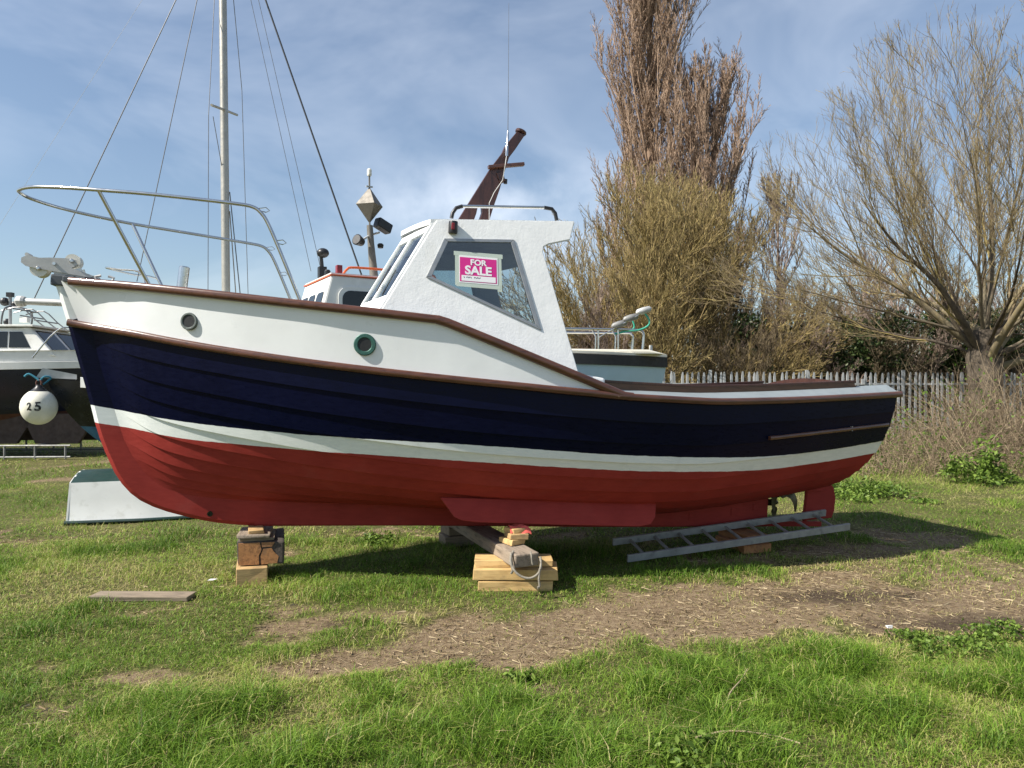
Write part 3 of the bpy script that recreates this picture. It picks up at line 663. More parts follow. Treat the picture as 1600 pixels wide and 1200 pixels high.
MB().box((6.72, 0, 1.16), (.02, 1.3, .5)).build('cockpit_back', M['mahogany_dark'], boat)
rows = [[(x, s * .30, 1.14 + .05 * (1 - s * s)) for s in (-1, -.5, 0, .5, 1)] for x in (4.9, 5.8)]
eb = MB().box((5.35, 0, .93), (.9, .62, .40)); eb.build('engine_box', M['mahogany_dark'], boat, bevel=.02)
MB().box((5.55, .38, 1.352), (.18, .10, .012), rz=.2).build('paper_note', M['paper'], boat)

# wheelhouse
YP = lambda z: .74 + (2.55 - z) * .19
SIDE = [(2.235, 1.635), (2.727, 2.550), (3.895, 2.680), (3.852, 2.512), (3.66, 2.452), (3.618, 2.425), (3.612, 2.38), (3.676, 2.18), (3.911, 1.390), (4.01, 1.24), (2.9, 1.40), (2.235, 1.60)]
WIN = [(2.800, 2.388), (3.350, 2.443), (3.570, 1.742), (2.668, 2.074)]
def side_panel(side, y_off, th, mat, name, parent):
    bm = bmesh.new(); fn = lambda u, v: Vector((u, side * (YP(v) + y_off), v))
    o = [bm.verts.new(fn(*p)) for p in SIDE]; w = [bm.verts.new(fn(*p)) for p in WIN]
    # ring of faces between outline and window
    def f(*v): bm.faces.new(v)
    f(o[0], o[1], w[0], w[3]); f(o[1], o[2], o[3], o[4], o[5], w[1], w[0]); f(o[5], o[6], o[7], o[8], w[2], w[1]); f(o[8], o[9], o[10], o[11], o[0], w[3], w[2])
    bmesh.ops.recalc_face_normals(bm, faces=bm.faces)
    r = bmesh.ops.solidify(bm, geom=bm.faces[:], thickness=th)
    bmesh.ops.recalc_face_normals(bm, faces=bm.faces)
    if name == 'wheelhouse_side':
        bmesh.ops.bevel(bm, geom=[e for e in bm.edges if e.is_manifold and e.calc_face_angle(0) > .9], offset=.007, segments=2, affect='EDGES')
    bmesh.ops.triangulate(bm, faces=[x for x in bm.faces if len(x.verts) > 4])
    me = bpy.data.meshes.new(name); bm.to_mesh(me); bm.free(); me.materials.append(mat)
    ob = bpy.data.objects.new(name, me); COL.objects.link(ob); ob.parent = parent; return ob
for side in (-1, 1):
    sp = side_panel(side, 0.0, .025, M['cabin'], 'wheelhouse_side', boat)
    side_panel(side, -.034, .004, M['lining'], 'lining', sp)
    # aluminium frame strips and pane
    cx = sum(p[0] for p in WIN) / 4; cz = sum(p[1] for p in WIN) / 4
    for i in range(4):
        a, b = WIN[i], WIN[(i + 1) % 4]; shr = lambda p, k: (cx + (p[0] - cx) * k, cz + (p[1] - cz) * k)
        ao, bo, ai, bi = shr(a, 1.045), shr(b, 1.045), shr(a, .94), shr(b, .94)
        MB().prism([ao, bo, bi, ai], lambda u, v, w: (u, side * (YP(v) + w), v), -.020, .009).build('window_frame', M['alloy'], sp, bevel=.004)
    MB().prism([(cx + (p[0] - cx) * .96, cz + (p[1] - cz) * .96) for p in WIN], lambda u, v, w: (u, side * (YP(v) + w), v), -.004, .002).build('window_pane', M['glass'], sp)
# roof: cambered, with a thick visor edge in front
rows_t, rows_b = [], []
SS = list(np.linspace(-1, 1, 13))
for x, zf in ((2.675, 2.546), (2.74, 2.556), (3.0, 2.585), (3.4, 2.628), (3.892, 2.682)):
    vx = .13 if x < 2.70 else 0.0
    rows_t.append([(x - vx * (1 - abs(s)), (YP(zf) - .004) * s, zf - .002 + .035 * (1 - s * s)) for s in SS]); rows_b.append([(x - vx * (1 - abs(s)), (YP(zf) - .004) * s, zf - .042 + .035 * (1 - s * s)) for s in SS])
rf = MB(); rf.grid(rows_t); rf.grid(rows_b)
m = len(SS)
for ra, rb in ((rows_t[0], rows_b[0]), (rows_t[-1], rows_b[-1])): rf.grid([ra, rb])
rf.grid([[r[0] for r in rows_t], [r[0] for r in rows_b]]); rf.grid([[r[-1] for r in rows_t], [r[-1] for r in rows_b]])
roof = rf.build('wheelhouse_roof', M['cabin'], boat, smooth=True, angle=35)
MB().grid([[(x, y * .96, z - .006) for x, y, z in r] for r in rows_b]).build('roof_lining', M['lining'], roof)
# raked windscreen: two panes between posts
def ws(s, f, off=0.0):                      # s across (-1..1), f up (0..1)
    z = 1.66 + (2.53 - 1.66) * f; return Vector((2.25 + (2.712 - 2.25) * f - off * .85 - .13 * (1 - abs(s)), s * (YP(z) - .01), z + off * .5))
def ws_box(s0, s1, f0, f1, th=.03, out=.012):
    mb = MB(); a = [ws(s0, f0, out), ws(s1, f0, out), ws(s1, f1, out), ws(s0, f1, out)]; b = [ws(s0, f0, out - th), ws(s1, f0, out - th), ws(s1, f1, out - th), ws(s0, f1, out - th)]
    return mb.add(a + b, [(0, 1, 2, 3), (7, 6, 5, 4), (0, 4, 5, 1), (1, 5, 6, 2), (2, 6, 7, 3), (3, 7, 4, 0)])
scr = ws_box(-1, 0, .0, .28).build('windscreen_frame', M['cabin'], boat)
ws_box(0, 1, .0, .28).build('windscreen_sill', M['cabin'], scr)
for a in ((-1, -.94), (.94, 1), (-.47, -.41), (.41, .47), (-.035, 0), (0, .035)): ws_box(a[0], a[1], .28, 1.0, .035, .014).build('windscreen_post', M['cabin'], scr)
for a in ((-.94, -.47), (-.41, -.035), (.035, .41), (.47, .94)):
    ws_box(a[0], a[1], .28, .90, .006, .002).build('windscreen_pane', M['glass'], scr); ws_box(a[0], a[1], .90, 1.0, .033, .012).build('windscreen_head', M['cabin'], scr)
MB().tube([ws(-.4, .62, .03), ws(-.5, .35, .03)], .006, 6).build('wiper', M['black'], scr)
MB().box((2.63, -.42, 2.22), (.05, .16, .11), ry=.5).build('instrument', M['black'], boat, bevel=.015)
MB().box((2.52, .25, 1.98), (.30, 1.1, .05)).build('dashboard', M['lining'], boat)
MB().tube([(2.72 + .03 * 0, .28 + .15 * math.cos(a), 2.05 + .15 * math.sin(a)) for a in np.linspace(0, 2 * math.pi, 20)[:-1]], .012, 6, closed=True).build('steering_wheel', M['mahogany_dark'], boat)
# handrail, port light, mast board, aerial
for side in (-1, 1):
    y = side * .62
    hr = MB().tube([(2.945, y, 2.708), (3.655, y, 2.785)], .013, 10).build('roof_handrail', M['steel'], boat, smooth=True)
    for pts in ([(2.865, y, 2.60), (2.873, y, 2.645), (2.90, y, 2.688), (2.95, y, 2.709)], [(3.65, y, 2.785), (3.72, y, 2.782), (3.752, y, 2.75), (3.768, y, 2.69)]):
        MB().tube(pts, .016, 10).build('rail_bend', M['black'], hr, smooth=True)
nl = MB().lathe([(.035, -.047), (.037, -.040), (.037, .040), (.035, .047)], (2.852, -.775, 2.492), (0, 0, 1), 16); nl.box((2.852, -.757, 2.492), (.05, .03, .07))
nlo = nl.build('port_light', M['black'], boat, smooth=True); tag(nlo, 'black housing with a red lens')
MB().box((2.846, -.806, 2.494), (.026, .018, .055)).build('lens', M['redlens'], nlo, bevel=.006)
MBo = [(3.02, 2.70), (3.165, 2.70), (3.195, 2.80), (3.205, 2.862), (3.222, 2.880), (3.242, 2.868), (3.248, 2.82), (3.215, 2.70), (3.305, 2.70), (3.345, 2.86), (3.40, 3.05), (3.432, 3.20), (3.470, 3.345), (3.52, 3.42), (3.612, 3.578), (3.53, 3.590), (3.43, 3.448), (3.405, 3.380), (3.30, 3.22)]
mst = MB().prism(MBo, lambda u, v, w: (u, w - .05, v), -.032, .032).build('mast_board', M['mahogany_dark'], boat, bevel=.006)
MB().lathe([(.05, -.012), (.054, 0), (.05, .012)], (3.575, -.05, 3.600), (0.35, 0, 1), 18).build('mast_cap', M['mahogany_dark'], mst)
MB().box((3.44, -.10, 3.258), (.34, .05, .030), ry=-.22).build('crosspiece', M['mahogany'], mst, bevel=.005)
MB().box((3.40, -.05, 3.155), (.06, .09, .09), ry=-.4).build('lamp_bracket', M['mahogany_dark'], mst, bevel=.006)
MB().lathe([(.018, 0), (.018, .04)], (3.455, -.05, 3.11), (0, 0, 1), 12).build('deck_lamp', M['black'], mst)
MB().lathe([(.014, 0), (.014, .09), (.010, .10), (.010, .20), (.005, .23)], (3.435, -.115, 3.34), (0, 0, 1), 10).build('aerial_base', M['steel'], mst, smooth=True)
MB().tube([(3.435, -.115, 3.56), (3.41, -.115, 4.1), (3.378, -.115, 4.72)], [.0035, .0022, .0015], 6).build('whip_aerial', M['wire'], mst)
MB().tube([(3.435, -.12, 3.36), (3.42, -.14, 3.25), (3.41, -.12, 3.12), (3.34, -.11, 3.0), (3.30, -.11, 2.9), (3.31, -.11, 2.72)], .0035, 6).build('aerial_cable', M['galv'], mst)

# bow fittings: pulpit, anchor roller, bitt, cleat
half = [(-.368, 0, 2.535), (-.34, .14, 2.53), (-.20, .33, 2.522), (.02, .47, 2.512), (.30, .585, 2.501), (.62, .67, 2.495), (.95, .735, 2.485), (1.24, .785, 2.474), (1.355, .80, 2.462), (1.415, .807, 2.425), (1.475, .812, 2.340), (1.60, .818, 2.08), (1.735, .82, 1.785)]
path = [(x, -y, z) for x, y, z in half[::-1]] + half[1:]
pul = MB().tube(smooth_path(path, 5), .0135, 10).build('pulpit_rail', M['steel'], boat, smooth=True)
for s in (-1, 1):
    MB().tube([(.30, s * .583, 2.495), (.655, s * .40, 1.835)], .0135, 10).build('pulpit_strut', M['steel'], pul, smooth=True)
    MB().lathe([(.035, 0), (.035, .012), (.018, .03)], (.655, s * .40, 1.845), (0, 0, 1), 14).build('pulpit_foot', M['steel'], pul)
    for (x, y, z) in ((1.40, .806, 2.455), (1.53, .815, 2.23)):
        MB().tube([(x, s * y, z), (x + .05, s * y, z + .012), (x + .075, s * y, z - .008), (x + .05, s * y, z - .022), (x + .01, s * y, z - .018)], .004, 6).build('pulpit_eye', M['steel'], pul)
ch = [(-.322, 2.035), (-.285, 2.060), (-.20, 2.047), (-.13, 2.056), (-.02, 2.062), (.045, 2.055), (.06, 2.020), (.02, 1.99), (.175, 1.945), (.15, 1.928), (-.08, 1.952), (-.20, 1.962), (-.29, 1.975), (-.322, 2.0)]
rol = MB().prism([(-.10, 1.930), (.20, 1.930), (.20, 1.944), (-.10, 1.950)], lambda u, v, w: (u, w, v), -.05, .05).build('bow_roller', M['galv'], boat)
for s in (-1, 1): MB().prism(ch, lambda u, v, w: (u, s * .055 + w, v), -.004, .004).build('cheek_plate', M['galv'], rol)
for x, z, r in ((-.205, 1.965, .062), (.02, 2.045, .056)):
    MB().lathe([(r, -.046), (r * .98, -.040), (r * .55, 0), (r * .98, .040), (r, .046)], (x, 0, z), (0, 1, 0), 26).build('roller', M['nylon'], rol, smooth=True, angle=30)
    for s in (-1, 1): MB().lathe([(.016, 0), (.016, .012), (.010, .018)], (x, s * .059, z), (0, s, 0), 10).build('axle_bolt', M['steel'], rol)
MB().lathe([(.014, 0), (.012, .012)], (-.098, -.059, 2.012), (0, -1, 0), 8).build('axle_bolt', M['steel'], rol)
MB().tube([(-.29, -.05, 2.066), (-.29, .05, 2.066)], .014, 10).build('keeper_bar', M['galv'], rol)
MB().box((-.035, 0, 1.890), (.17, .12, .085)).build('stem_cap', M['deck_grey'], boat, bevel=.012)
MB().prism([(-.02, 1.872), (.55, 1.872), (.55, 1.895), (-.02, 1.918)], lambda u, v, w: (u, w, v), -.13, .13).build('stem_deck_pad', M['deck_grey'], boat, bevel=.008)
bt = MB().lathe([(.041, 0), (.041, .205), (.036, .212), (.030, .205)], (.815, -.10, 1.865), (.06, 0, 1), 20).build('mooring_bitt', M['steel'], boat, smooth=True, angle=35)
MB().tube([(.83, -.15, 2.0), (.83, -.05, 2.0)], .010, 8).build('cross_pin', M['steel'], bt)
for s in (-1, 1):
    cl = MB().box((.285, s * .20, 1.885), (.15, .05, .012)).build('fairlead', M['galv'], boat)
    for dx in (-.05, .05): MB().tube([(.285 + dx, s * .2, 1.885), (.285 + dx * 1.25, s * .2, 1.925), (.285 + dx * .5, s * .2, 1.935)], .011, 8).build('fairlead_horn', M['galv'], cl)

# ------------------------------------------------------------------ for sale sign taped inside the window
def text_mesh(body, size, bold=0.0, extr=.0008):
    cu = bpy.data.curves.new('lettering', 'FONT'); cu.body = body; cu.size = size; cu.offset = bold; cu.extrude = extr; cu.align_x = 'CENTER'; cu.align_y = 'CENTER'; cu.resolution_u = 4
    ob = bpy.data.objects.new('lettering', cu); COL.objects.link(ob); bpy.context.view_layer.update()
    dg = bpy.context.evaluated_depsgraph_get(); me = bpy.data.meshes.new_from_object(ob.evaluated_get(dg)); bpy.data.objects.remove(ob); bpy.data.curves.remove(cu); return me
def letter(name, body, size, bold, mat, parent, loc, sx=1.0, rot=None):
    me = text_mesh(body, size, bold); me.materials.clear(); me.materials.append(mat); o = bpy.data.objects.new(name, me); COL.objects.link(o); o.parent = parent; o.location = loc; o.scale = (sx, 1, 1)
    if rot: o.rotation_euler = rot
    return o
sc_, sz_ = 3.068, 2.168; tilt = math.atan(.19)
lx = EX.copy(); ln = (BM.to_3x3() @ Vector((0, -math.cos(tilt), math.sin(tilt)))).normalized()
lu = ln.cross(lx).normalized(); lx = (lx + lu * .02).normalized(); lu = ln.cross(lx).normalized()
so = W(sc_, -(YP(sz_) + .004), sz_)
SM = Matrix(((lx.x, lu.x, ln.x, so.x), (lx.y, lu.y, ln.y, so.y), (lx.z, lu.z, ln.z, so.z), (0, 0, 0, 1)))
sign = empty('for_sale_sign', mat=SM, label='pink and white FOR SALE notice taped to the wheelhouse window', cat='sign')
MB().box((0, 0, 0), (.315, .225, .0012)).build('sheet', M['paper'], sign)
MB().box((-.002, -.002, .0012), (.300, .200, .0010)).build('pink_panel', M['pink'], sign)
MB().box((0, -.074, .0022), (.278, .046, .0008)).build('number_box', M['paper'], sign)
letter('word', 'FOR', .066, .0022, M['paper'], sign, (-.002, .058, .0026), 1.05)
letter('word', 'SALE', .098, .0034, M['paper'], sign, (-.002, -.010, .0026), 1.05)
for k, x in enumerate((-.118, -.096, -.085, -.074, -.062, -.034, -.023, -.012, -.001, .010)):
    MB().box((x, -.068 + .002 * (k % 2), .0029), (.006, .012, .0004), rz=.5 * (-1) ** k).build('written_mark', M['ink'], sign)
for c, d, a in (((0, .128, -.001), (.40, .036, .0004), .01), ((0, -.128, -.001), (.36, .036, .0004), -.01), ((-.172, 0, -.0016), (.036, .27, .0004), .0), ((.172, -.01, -.0016), (.036, .31, .0004), .01)):
    MB().box(c, d, rz=a).build('tape_strip', M['tape'], sign)

# ------------------------------------------------------------------ timber that carries the boat
def at(px, py, Y): return Vector(((px - 800) / 1155 * Y, Y, 1.6 - (py - 600) / 1155 * Y))
def timber(name, label, c, d, rz, mat, cat='timber', group=None, bevel=.007, jit=.007, rx=0.0, ry=0.0):
    o = MB().box((0, 0, 0), d, jit=jit, rx=rx, ry=ry).build(name, M[mat], bevel=bevel); o.location = c; o.rotation_euler = (0, 0, rz)
    if c[2] - d[2] / 2 < .03: KEEP_OUT.append((c[0], c[1], d[0] / 2 + .01, d[1] / 2 + .01, rz))
    return tag(o, label, cat, group)
RZ = TH
timber('timber_block', 'lowest pale sawn block of the stack under the bow', (-2.125, 6.055, .072), (.235, .46, .150), RZ + .03, 'pine2', jit=.006)
ob = timber('timber_baulk', 'thick cracked orange-ended baulk in the middle of the bow stack', (-2.085, 6.175, .243), (.345, .52, .186), RZ - .02, 'charred', bevel=.014, jit=.012)
# fresh-sawn end of the baulk: end grain pieces either side of a deep check
for poly in ([(-.165, -.085), (-.01, -.088), (-.012, -.02), (.008, .03), (-.005, .088), (-.166, .086)], [(.006, -.088), (.128, -.084), (.14, -.03), (.10, .012), (.085, .04), (.022, .035), (.002, -.02)], [(.012, .05), (.09, .052), (.11, .086), (.008, .087)]):
    MB().prism(poly, lambda u, v, w: (u, w, v), -.268, -.255).build('sawn_end', M['fir'], ob)
timber('packing_plank', 'brown packing plank lying on the orange baulk under the bow', (-2.105, 6.12, .351), (.27, .40, .028), RZ + .02, 'greyplank')
timber('packing_plank', 'thin dark weathered plank second from the top of the bow stack', (-2.115, 6.10, .3795), (.245, .42, .027), RZ - .05, 'oldbeam')
timber('timber_wedge', 'small pale block on top of the bow stack touching the keel', (-2.115, 6.11, .4085), (.115, .36, .030), RZ + .06, 'pine2')
timber('timber_block', 'lowest yellow pine block of the near pile under midships, half sunk in grass', (.025, 5.875, .034), (.58, .30, .080), .02, 'pine')
timber('timber_block', 'middle and longest yellow pine block of the near midships pile', (.03, 5.862, .1195), (.655, .29, .088), -.012, 'pine')
timber('timber_block', 'top yellow pine block of the near pile, right under the grey cross beam', (.01, 5.92, .189), (.61, .26, .048), .015, 'pine')
ang = math.atan2(.69, 1.78)
timber('cross_beam', 'long weathered grey beam lying across under the keel', (-.235, 6.49, .2665), (.195, 1.92, .102), ang, 'oldbeam', 'beam', bevel=.012, jit=.006)
timber('timber_block', 'lower dark block under the far end of the grey cross beam', (-.56, 7.42, .05), (.30, .26, .105), ang, 'greyplank')
timber('timber_block', 'upper dark block under the far end of the grey cross beam', (-.55, 7.42, .158), (.27, .25, .108), ang + .05, 'greyplank')
timber('timber_wedge', 'lowest yellow offcut of the little pile on the grey beam', (.0, 5.955, .340), (.13, .20, .040), ang + .2, 'pine')
timber('timber_wedge', 'middle yellow offcut of the little pile on the grey beam', (.035, 5.965, .3815), (.15, .19, .040), ang - .1, 'pine2')
timber('timber_wedge', 'upper split yellow offcut beneath the red cloth', (.02, 5.985, .4205), (.105, .17, .036), ang + .1, 'pine')
cl = MB(); rows = []
for i in range(9):
    row = []
    for j in range(9):
        u, v = i / 8 - .5, j / 8 - .5; row.append((u * .17, v * .16, .006 + .010 * math.sin(9 * u + 4 * v) - .07 * max(0, u - .25) - .16 * max(0, -v - .30) + .008 * math.sin(17 * v)))
    rows.append(row)
o = cl.grid(rows).build('red_cloth', M['redcloth'], smooth=True); o.location = (.06, 5.985, .4395); o.rotation_euler = (0, 0, .15); tag(o, 'crumpled red cloth padding on top of the yellow offcuts', 'cloth')
rp = empty('rope_tie', (.11, 5.58, .27), 0, 'old grey rope looped round the end of the weathered beam', 'rope')
MB().tube(smooth_path([(-.10, .06, .055), (-.115, .0, .02), (-.10, -.05, -.05), (-.05, -.065, -.10), (.02, -.07, -.118), (.08, -.065, -.09), (.105, -.04, -.04), (.105, .02, .02)], 5), .009, 8).build('loop', M['rope'], rp, smooth=True)
MB().tube(smooth_path([(-.115, .02, .05), (-.12, -.03, .0), (-.105, -.045, -.06), (-.115, -.03, -.09)], 4), .010, 8).build('strand', M['rope'], rp, smooth=True)
MB().tube(smooth_path([(.03, .0, .062), (.035, -.047, .05), (.04, -.052, .0), (.045, -.052, -.02)], 4), .007, 8).build('strand', M['rope'], rp, smooth=True)
MB().tube(smooth_path([(.098, -.055, -.05), (.09, -.07, -.12), (.095, -.075, -.175), (.08, -.08, -.185)], 4), [.008] * 11 + [.011, .012], 8).build('strand', M['rope'], rp, smooth=True)
timber('timber_block', 'brown block on the grass under the stern, behind the ladder', (2.27, 7.27, .036), (.30, .50, .080), RZ, 'fir')
timber('timber_block', 'upper brown block under the stern, touching the keel behind the ladder', (2.29, 7.33, .112), (.25, .46, .070), RZ + .04, 'fir')
o = timber('loose_plank', 'short weathered plank lying flat in the grass left of the bow stack', (-2.745, 5.50, .018), (.74, .155, .034), -.03, 'greyplank', 'plank')

# ladder leaning along the stern
ladder = empty('aluminium_ladder', (1.03, 6.6, .03), 0, 'grey aluminium ladder lying along the ground under the stern', 'ladder')
A0, A1, B0, B1 = Vector((0, 0, .012)), Vector((2.26, .61, .180)), Vector((-.085, .35, .085)), Vector((2.175, .96, .255))
ld = (A1 - A0).normalized(); lc = (B0 - A0).normalized(); lnm = ld.cross(lc).normalized()
for a, b in ((A0, A1), (B0, B1)):
    c = [a + ld * 0, b]; vs_ = []
    for p in c:
        for s, t in ((-.013, -.033), (.013, -.033), (.013, .033), (-.013, .033)): vs_.append(p + lc * s + lnm * t)
    MB().add(vs_, [(3, 2, 1, 0), (4, 5, 6, 7), (0, 1, 5, 4), (1, 2, 6, 5), (2, 3, 7, 6), (3, 0, 4, 7)]).build('stile', M['ladder'], ladder, bevel=.003)
for k in range(9):
    t = .075 + k * .1075; a = A0.lerp(A1, t); b = B0.lerp(B1, t); MB().tube([a, b], .0145, 8).build('rung', M['ladder'], ladder, smooth=True)

# ------------------------------------------------------------------ things on the left: dinghy, buoy, other boats
dg_ = empty('dinghy', (-5.25, 8.97, 0), math.radians(18), 'upturned white dinghy with dark green bottom lying on the grass by the bow', 'dinghy')
def dsec(x):
    k = 1 - .12 * (x / 2.3); return k
prof = [(-.02, .02), (.0, .05), (.055, .40), (.085, .455)]
secs = [(0, 1.0), (.15, 1.03), (.8, 1.05), (1.6, .98), (2.3, .80)]
side_rows, bot_rows = [[], [], [], []], [[] for _ in range(7)]
def dw(x): return ip(x, [0, .8, 1.6, 2.3], [.58, .64, .62, .46])
for x in np.linspace(0, 1.75, 14):
    w = dw(x); h = ip(x, [0, .8, 1.6, 2.3], [1.0, 1.02, 1.0, .80])
    for k, (y, z) in enumerate(((w + .015, .015), (w, .05), (w * .95, .26 * h), (w * .90, .465 * h))): side_rows[k].append((x + .05 * z, -y, z))
    for k, s in enumerate(np.linspace(-1, 1, 7)): bot_rows[k].append((x + .05 * .45, w * .90 * s, (.465 + .09 * (1 - abs(s) ** 1.7)) * h))
sd = MB(); sd.grid(side_rows); sd.grid([[(x, -y, z) for x, y, z in r] for r in side_rows]); sd.build('side', M['dinghy'], dg_, smooth=True, angle=50)
MB().grid(bot_rows).build('bottom', M['dinghygreen'], dg_, smooth=True)
for x, w, h in ((.0, .58, 1.0), (1.75, .595, .957)):
    pl = [(-w - .01, .02), (w + .01, .02), (w * .90, .465 * h)] + [(w * .90 * s, (.465 + .09 * (1 - abs(s) ** 1.7)) * h) for s in (.6, .2, -.2, -.6)] + [(-w * .90, .465 * h)]
    MB().prism(pl, lambda u, v, q: (x + q + .05 * v, u, v), -.01, .01).build('transom', M['dinghy'], dg_)
MB().tube([(-.02, -.60, .02), (.8, -.665, .02), (1.75, -.61, .02)], .022, 8).build('gunwale', M['dinghygreen'], dg_)
MB().tube([(-.02, .60, .02), (.8, .665, .02), (1.75, .61, .02)], .022, 8).build('gunwale', M['dinghygreen'], dg_)

def loft(L, B, sheer, zk, rake, nb=20, nq=14, bow_a=1.5, mid_a=.62, stern_w=.8, split=0):
    """hull from the bow (x=0) to a transom; returns rows[q][p] for one side (y negative)"""
    rows = []
    for j in range(nq + 1):
        q = j / nq; t = q * math.pi / 2; row = []
        for i in range(nb + 1):
            p = (i / nb) ** 1.3; x0 = rake * (1 - q) ** 1.4; x = x0 + p * (L - x0 - .12 * (1 - q))
            f = 1 - (1 - min(p / .55, 1)) ** 2.1 if p < .55 else 1 - (1 - stern_w) * ((p - .55) / .45) ** 2
            a = bow_a + (mid_a - bow_a) * min(1, p / .45); w = max(B / 2 * f, .02)
            zs = np.interp(p, [0, .5, 1], sheer) ; zs = zs + .04 * (2 * p - 1) ** 2 * 0
            z0 = zk + .30 * max(0, p - .7) / .3
            row.append((x, -w * math.sin(t) ** a if q > 0 else -.02, z0 + (zs - z0) * (1 - math.cos(t)) ** (.75 + .25 * min(1, p / .4))))
        rows.append(row)
    return rows
def hull_parts(parent, rows, cut, m_top, m_bot, m_deck, bands=()):
    mir = lambda R: [[(x, -y, z) for x, y, z in r] for r in R]
    for nm, R, mt in (('bottom', rows[:cut + 1], m_bot), ('topsides', rows[cut:], m_top)):
        b = MB(); b.grid(R); b.grid(mir(R))
        e = [r[-1] for r in R]; b.grid([e, [(x, -y, z) for x, y, z in e]]); b.build(nm, M[mt], parent, smooth=True, angle=45)
    s = rows[-1]; MB().grid([s, [(x, -y, z) for x, y, z in s]]).build('deck', M[m_deck], parent)
    for z0, z1, out, mt, nm, x0 in bands:
        for sd in (1, -1):
            b = [];
            R = [[], [], [], []]
            for x, y, z in s:
                if x < x0: continue
                R[0].append((x, sd * (y + .02), z + z1)); R[1].append((x, sd * (y - out), z + z1 - .006)); R[2].append((x, sd * (y - out), z + z0 + .006)); R[3].append((x, sd * (y + .03), z + z0))
            MB().grid(R).build(nm, M[mt], parent, smooth=True, angle=50)

def sphere(mb, c, r, k=24, n=14, sq=1.0):
    return mb.lathe([(max(r * math.sin(math.pi * i / n), .0005), -r * math.cos(math.pi * i / n) * sq) for i in range(n + 1)], c, (0, 0, 1), k)

# white cabin boat with orange trim (black hull) behind the launch
yaw = math.radians(30); pilot = empty('cabin_boat', (-5.87, 9.34, 0), yaw, 'black hulled workboat with orange trimmed white cabin standing behind the launch', 'boat')
rows = loft(7.2, 2.3, [1.66, 1.42, 1.50], .66, .95, bow_a=1.7)
hull_parts(pilot, rows, 7, 'blackhull', 'blueworn', 'gelcoat', [(-.085, .05, .025, 'gelcoat', 'gunwale', .30)])
MB().box((3.6, 0, .40), (4.6, .10, .62)).build('keel', M['blackhull'], pilot)
for x in (2.4, 5.2): MB().box((x, 0, .05), (.3, 1.2, .11)).build('keel_block', M['greyplank'], pilot)
MB().prism([(-.12, 1.68), (-.05, 1.80), (.32, 1.72), (.32, 1.66)], lambda u, v, w: (u, w, v), -.05, .05).build('bow_fitting', M['galv'], pilot)
cab = MB().prism([(3.05, 1.4), (3.28, 2.62), (3.42, 3.14), (5.1, 3.12), (5.1, 1.4)], lambda u, v, w: (u, w * (1 - .06 * (v - 1.4)), v), -.80, .80).build('cabin', M['gelcoat'], pilot, bevel=.03)
def rrect(cx, cz, w, h, r, n=5, tl=0.0):
    out = []
    for sx, sz, a0 in ((1, 1, 0), (-1, 1, 90), (-1, -1, 180), (1, -1, 270)):
        for i in range(n + 1):
            a = math.radians(a0 + 90 * i / n); out.append((cx + sx * (w / 2 - r) + r * math.cos(a) + tl * (cz + sz * h / 2 - cz), cz + sz * (h / 2 - r) + r * math.sin(a)))
    return out
for s in (-1, 1):
    for cx in (3.88, 4.7):
        fy = lambda v: s * (.80 * (1 - .06 * (v - 1.4)))
        MB().prism(rrect(cx, 2.70, .74, .58, .16), lambda u, v, w: (u, fy(v) + s * w, v), .002, .022).build('window_rim', M['gelcoat'], cab, bevel=.004)
        MB().prism(rrect(cx, 2.70, .62, .46, .12), lambda u, v, w: (u, fy(v) + s * w, v), .010, .027).build('window_pane', M['darkglass'], cab)
for y in (-.42, .02, .44):
    MB().prism(rrect(y, 2.70, .34, .44, .06), lambda u, v, w: (3.28 + (v - 2.62) * .28 - w, u, v), .0, .012).build('front_pane', M['darkglass'], cab)
MB().box((4.25, 0, 3.142), (1.70, 1.46, .018)).build('roof_edge', M['orange'], pilot, bevel=.004)
MB().box((4.25, 0, 3.163), (1.66, 1.42, .024)).build('roof_top', M['gelcoat'], pilot)
for s in (-1, 1):
    MB().tube(smooth_path([(3.62, s * .62, 3.17), (3.68, s * .62, 3.25), (3.80, s * .62, 3.285), (4.5, s * .62, 3.285), (5.0, s * .62, 3.27), (5.06, s * .62, 3.17)], 4), .018, 8).build('roof_rail', M['orange'], pilot, smooth=True)
pm = MB().tube([(4.35, -.35, 3.18), (4.30, -.35, 3.70), (4.28, -.35, 3.98)], [.065, .05, .045], 10).build('roof_mast', M['mastgrey'], pilot, smooth=True)
MB().tube([(4.28, -.35, 3.98), (4.275, -.35, 4.72)], .014, 8).build('pole', M['mastgrey'], pm)
MB().lathe([(.002, -.27), (.21, 0), (.002, .27)], (4.277, -.35, 4.28), (0, 0, 1), 4, caps=False).build('radar_reflector', M['mastgrey'], pm)
MB().lathe([(.03, 0), (.035, .02), (.035, .09), (.02, .11)], (4.275, -.35, 4.72), (0, 0, 1), 12).build('masthead_light', M['nylon'], pm)
MB().box((4.275, -.35, 4.56), (.10, .03, .02)).build('spreader_plate', M['galv'], pm)
MB().tube([(4.12, -.42, 3.72), (4.28, -.36, 3.83), (4.45, -.30, 3.90)], .016, 8).build('lamp_arm', M['galv'], pm)
MB().lathe([(.06, -.07), (.085, .05), (.07, .06)], (4.09, -.42, 3.72), (-.8, -.5, .2), 14).build('floodlight', M['black'], pm)
MB().box((4.50, -.32, 4.0), (.26, .14, .15), rz=.3, ry=.35).build('floodlight', M['black'], pm, bevel=.02)
MB().lathe([(.04, 0), (.05, .05), (.03, .07)], (4.46, -.32, 3.66), (0, 0, 1), 10).build('speaker', M['black'], pm)
pm.location = (-.17, 0, 0)
gp = MB().box((3.62, .46, 3.30), (.12, .12, .26)).build('searchlight_post', M['black'], pilot, bevel=.01)
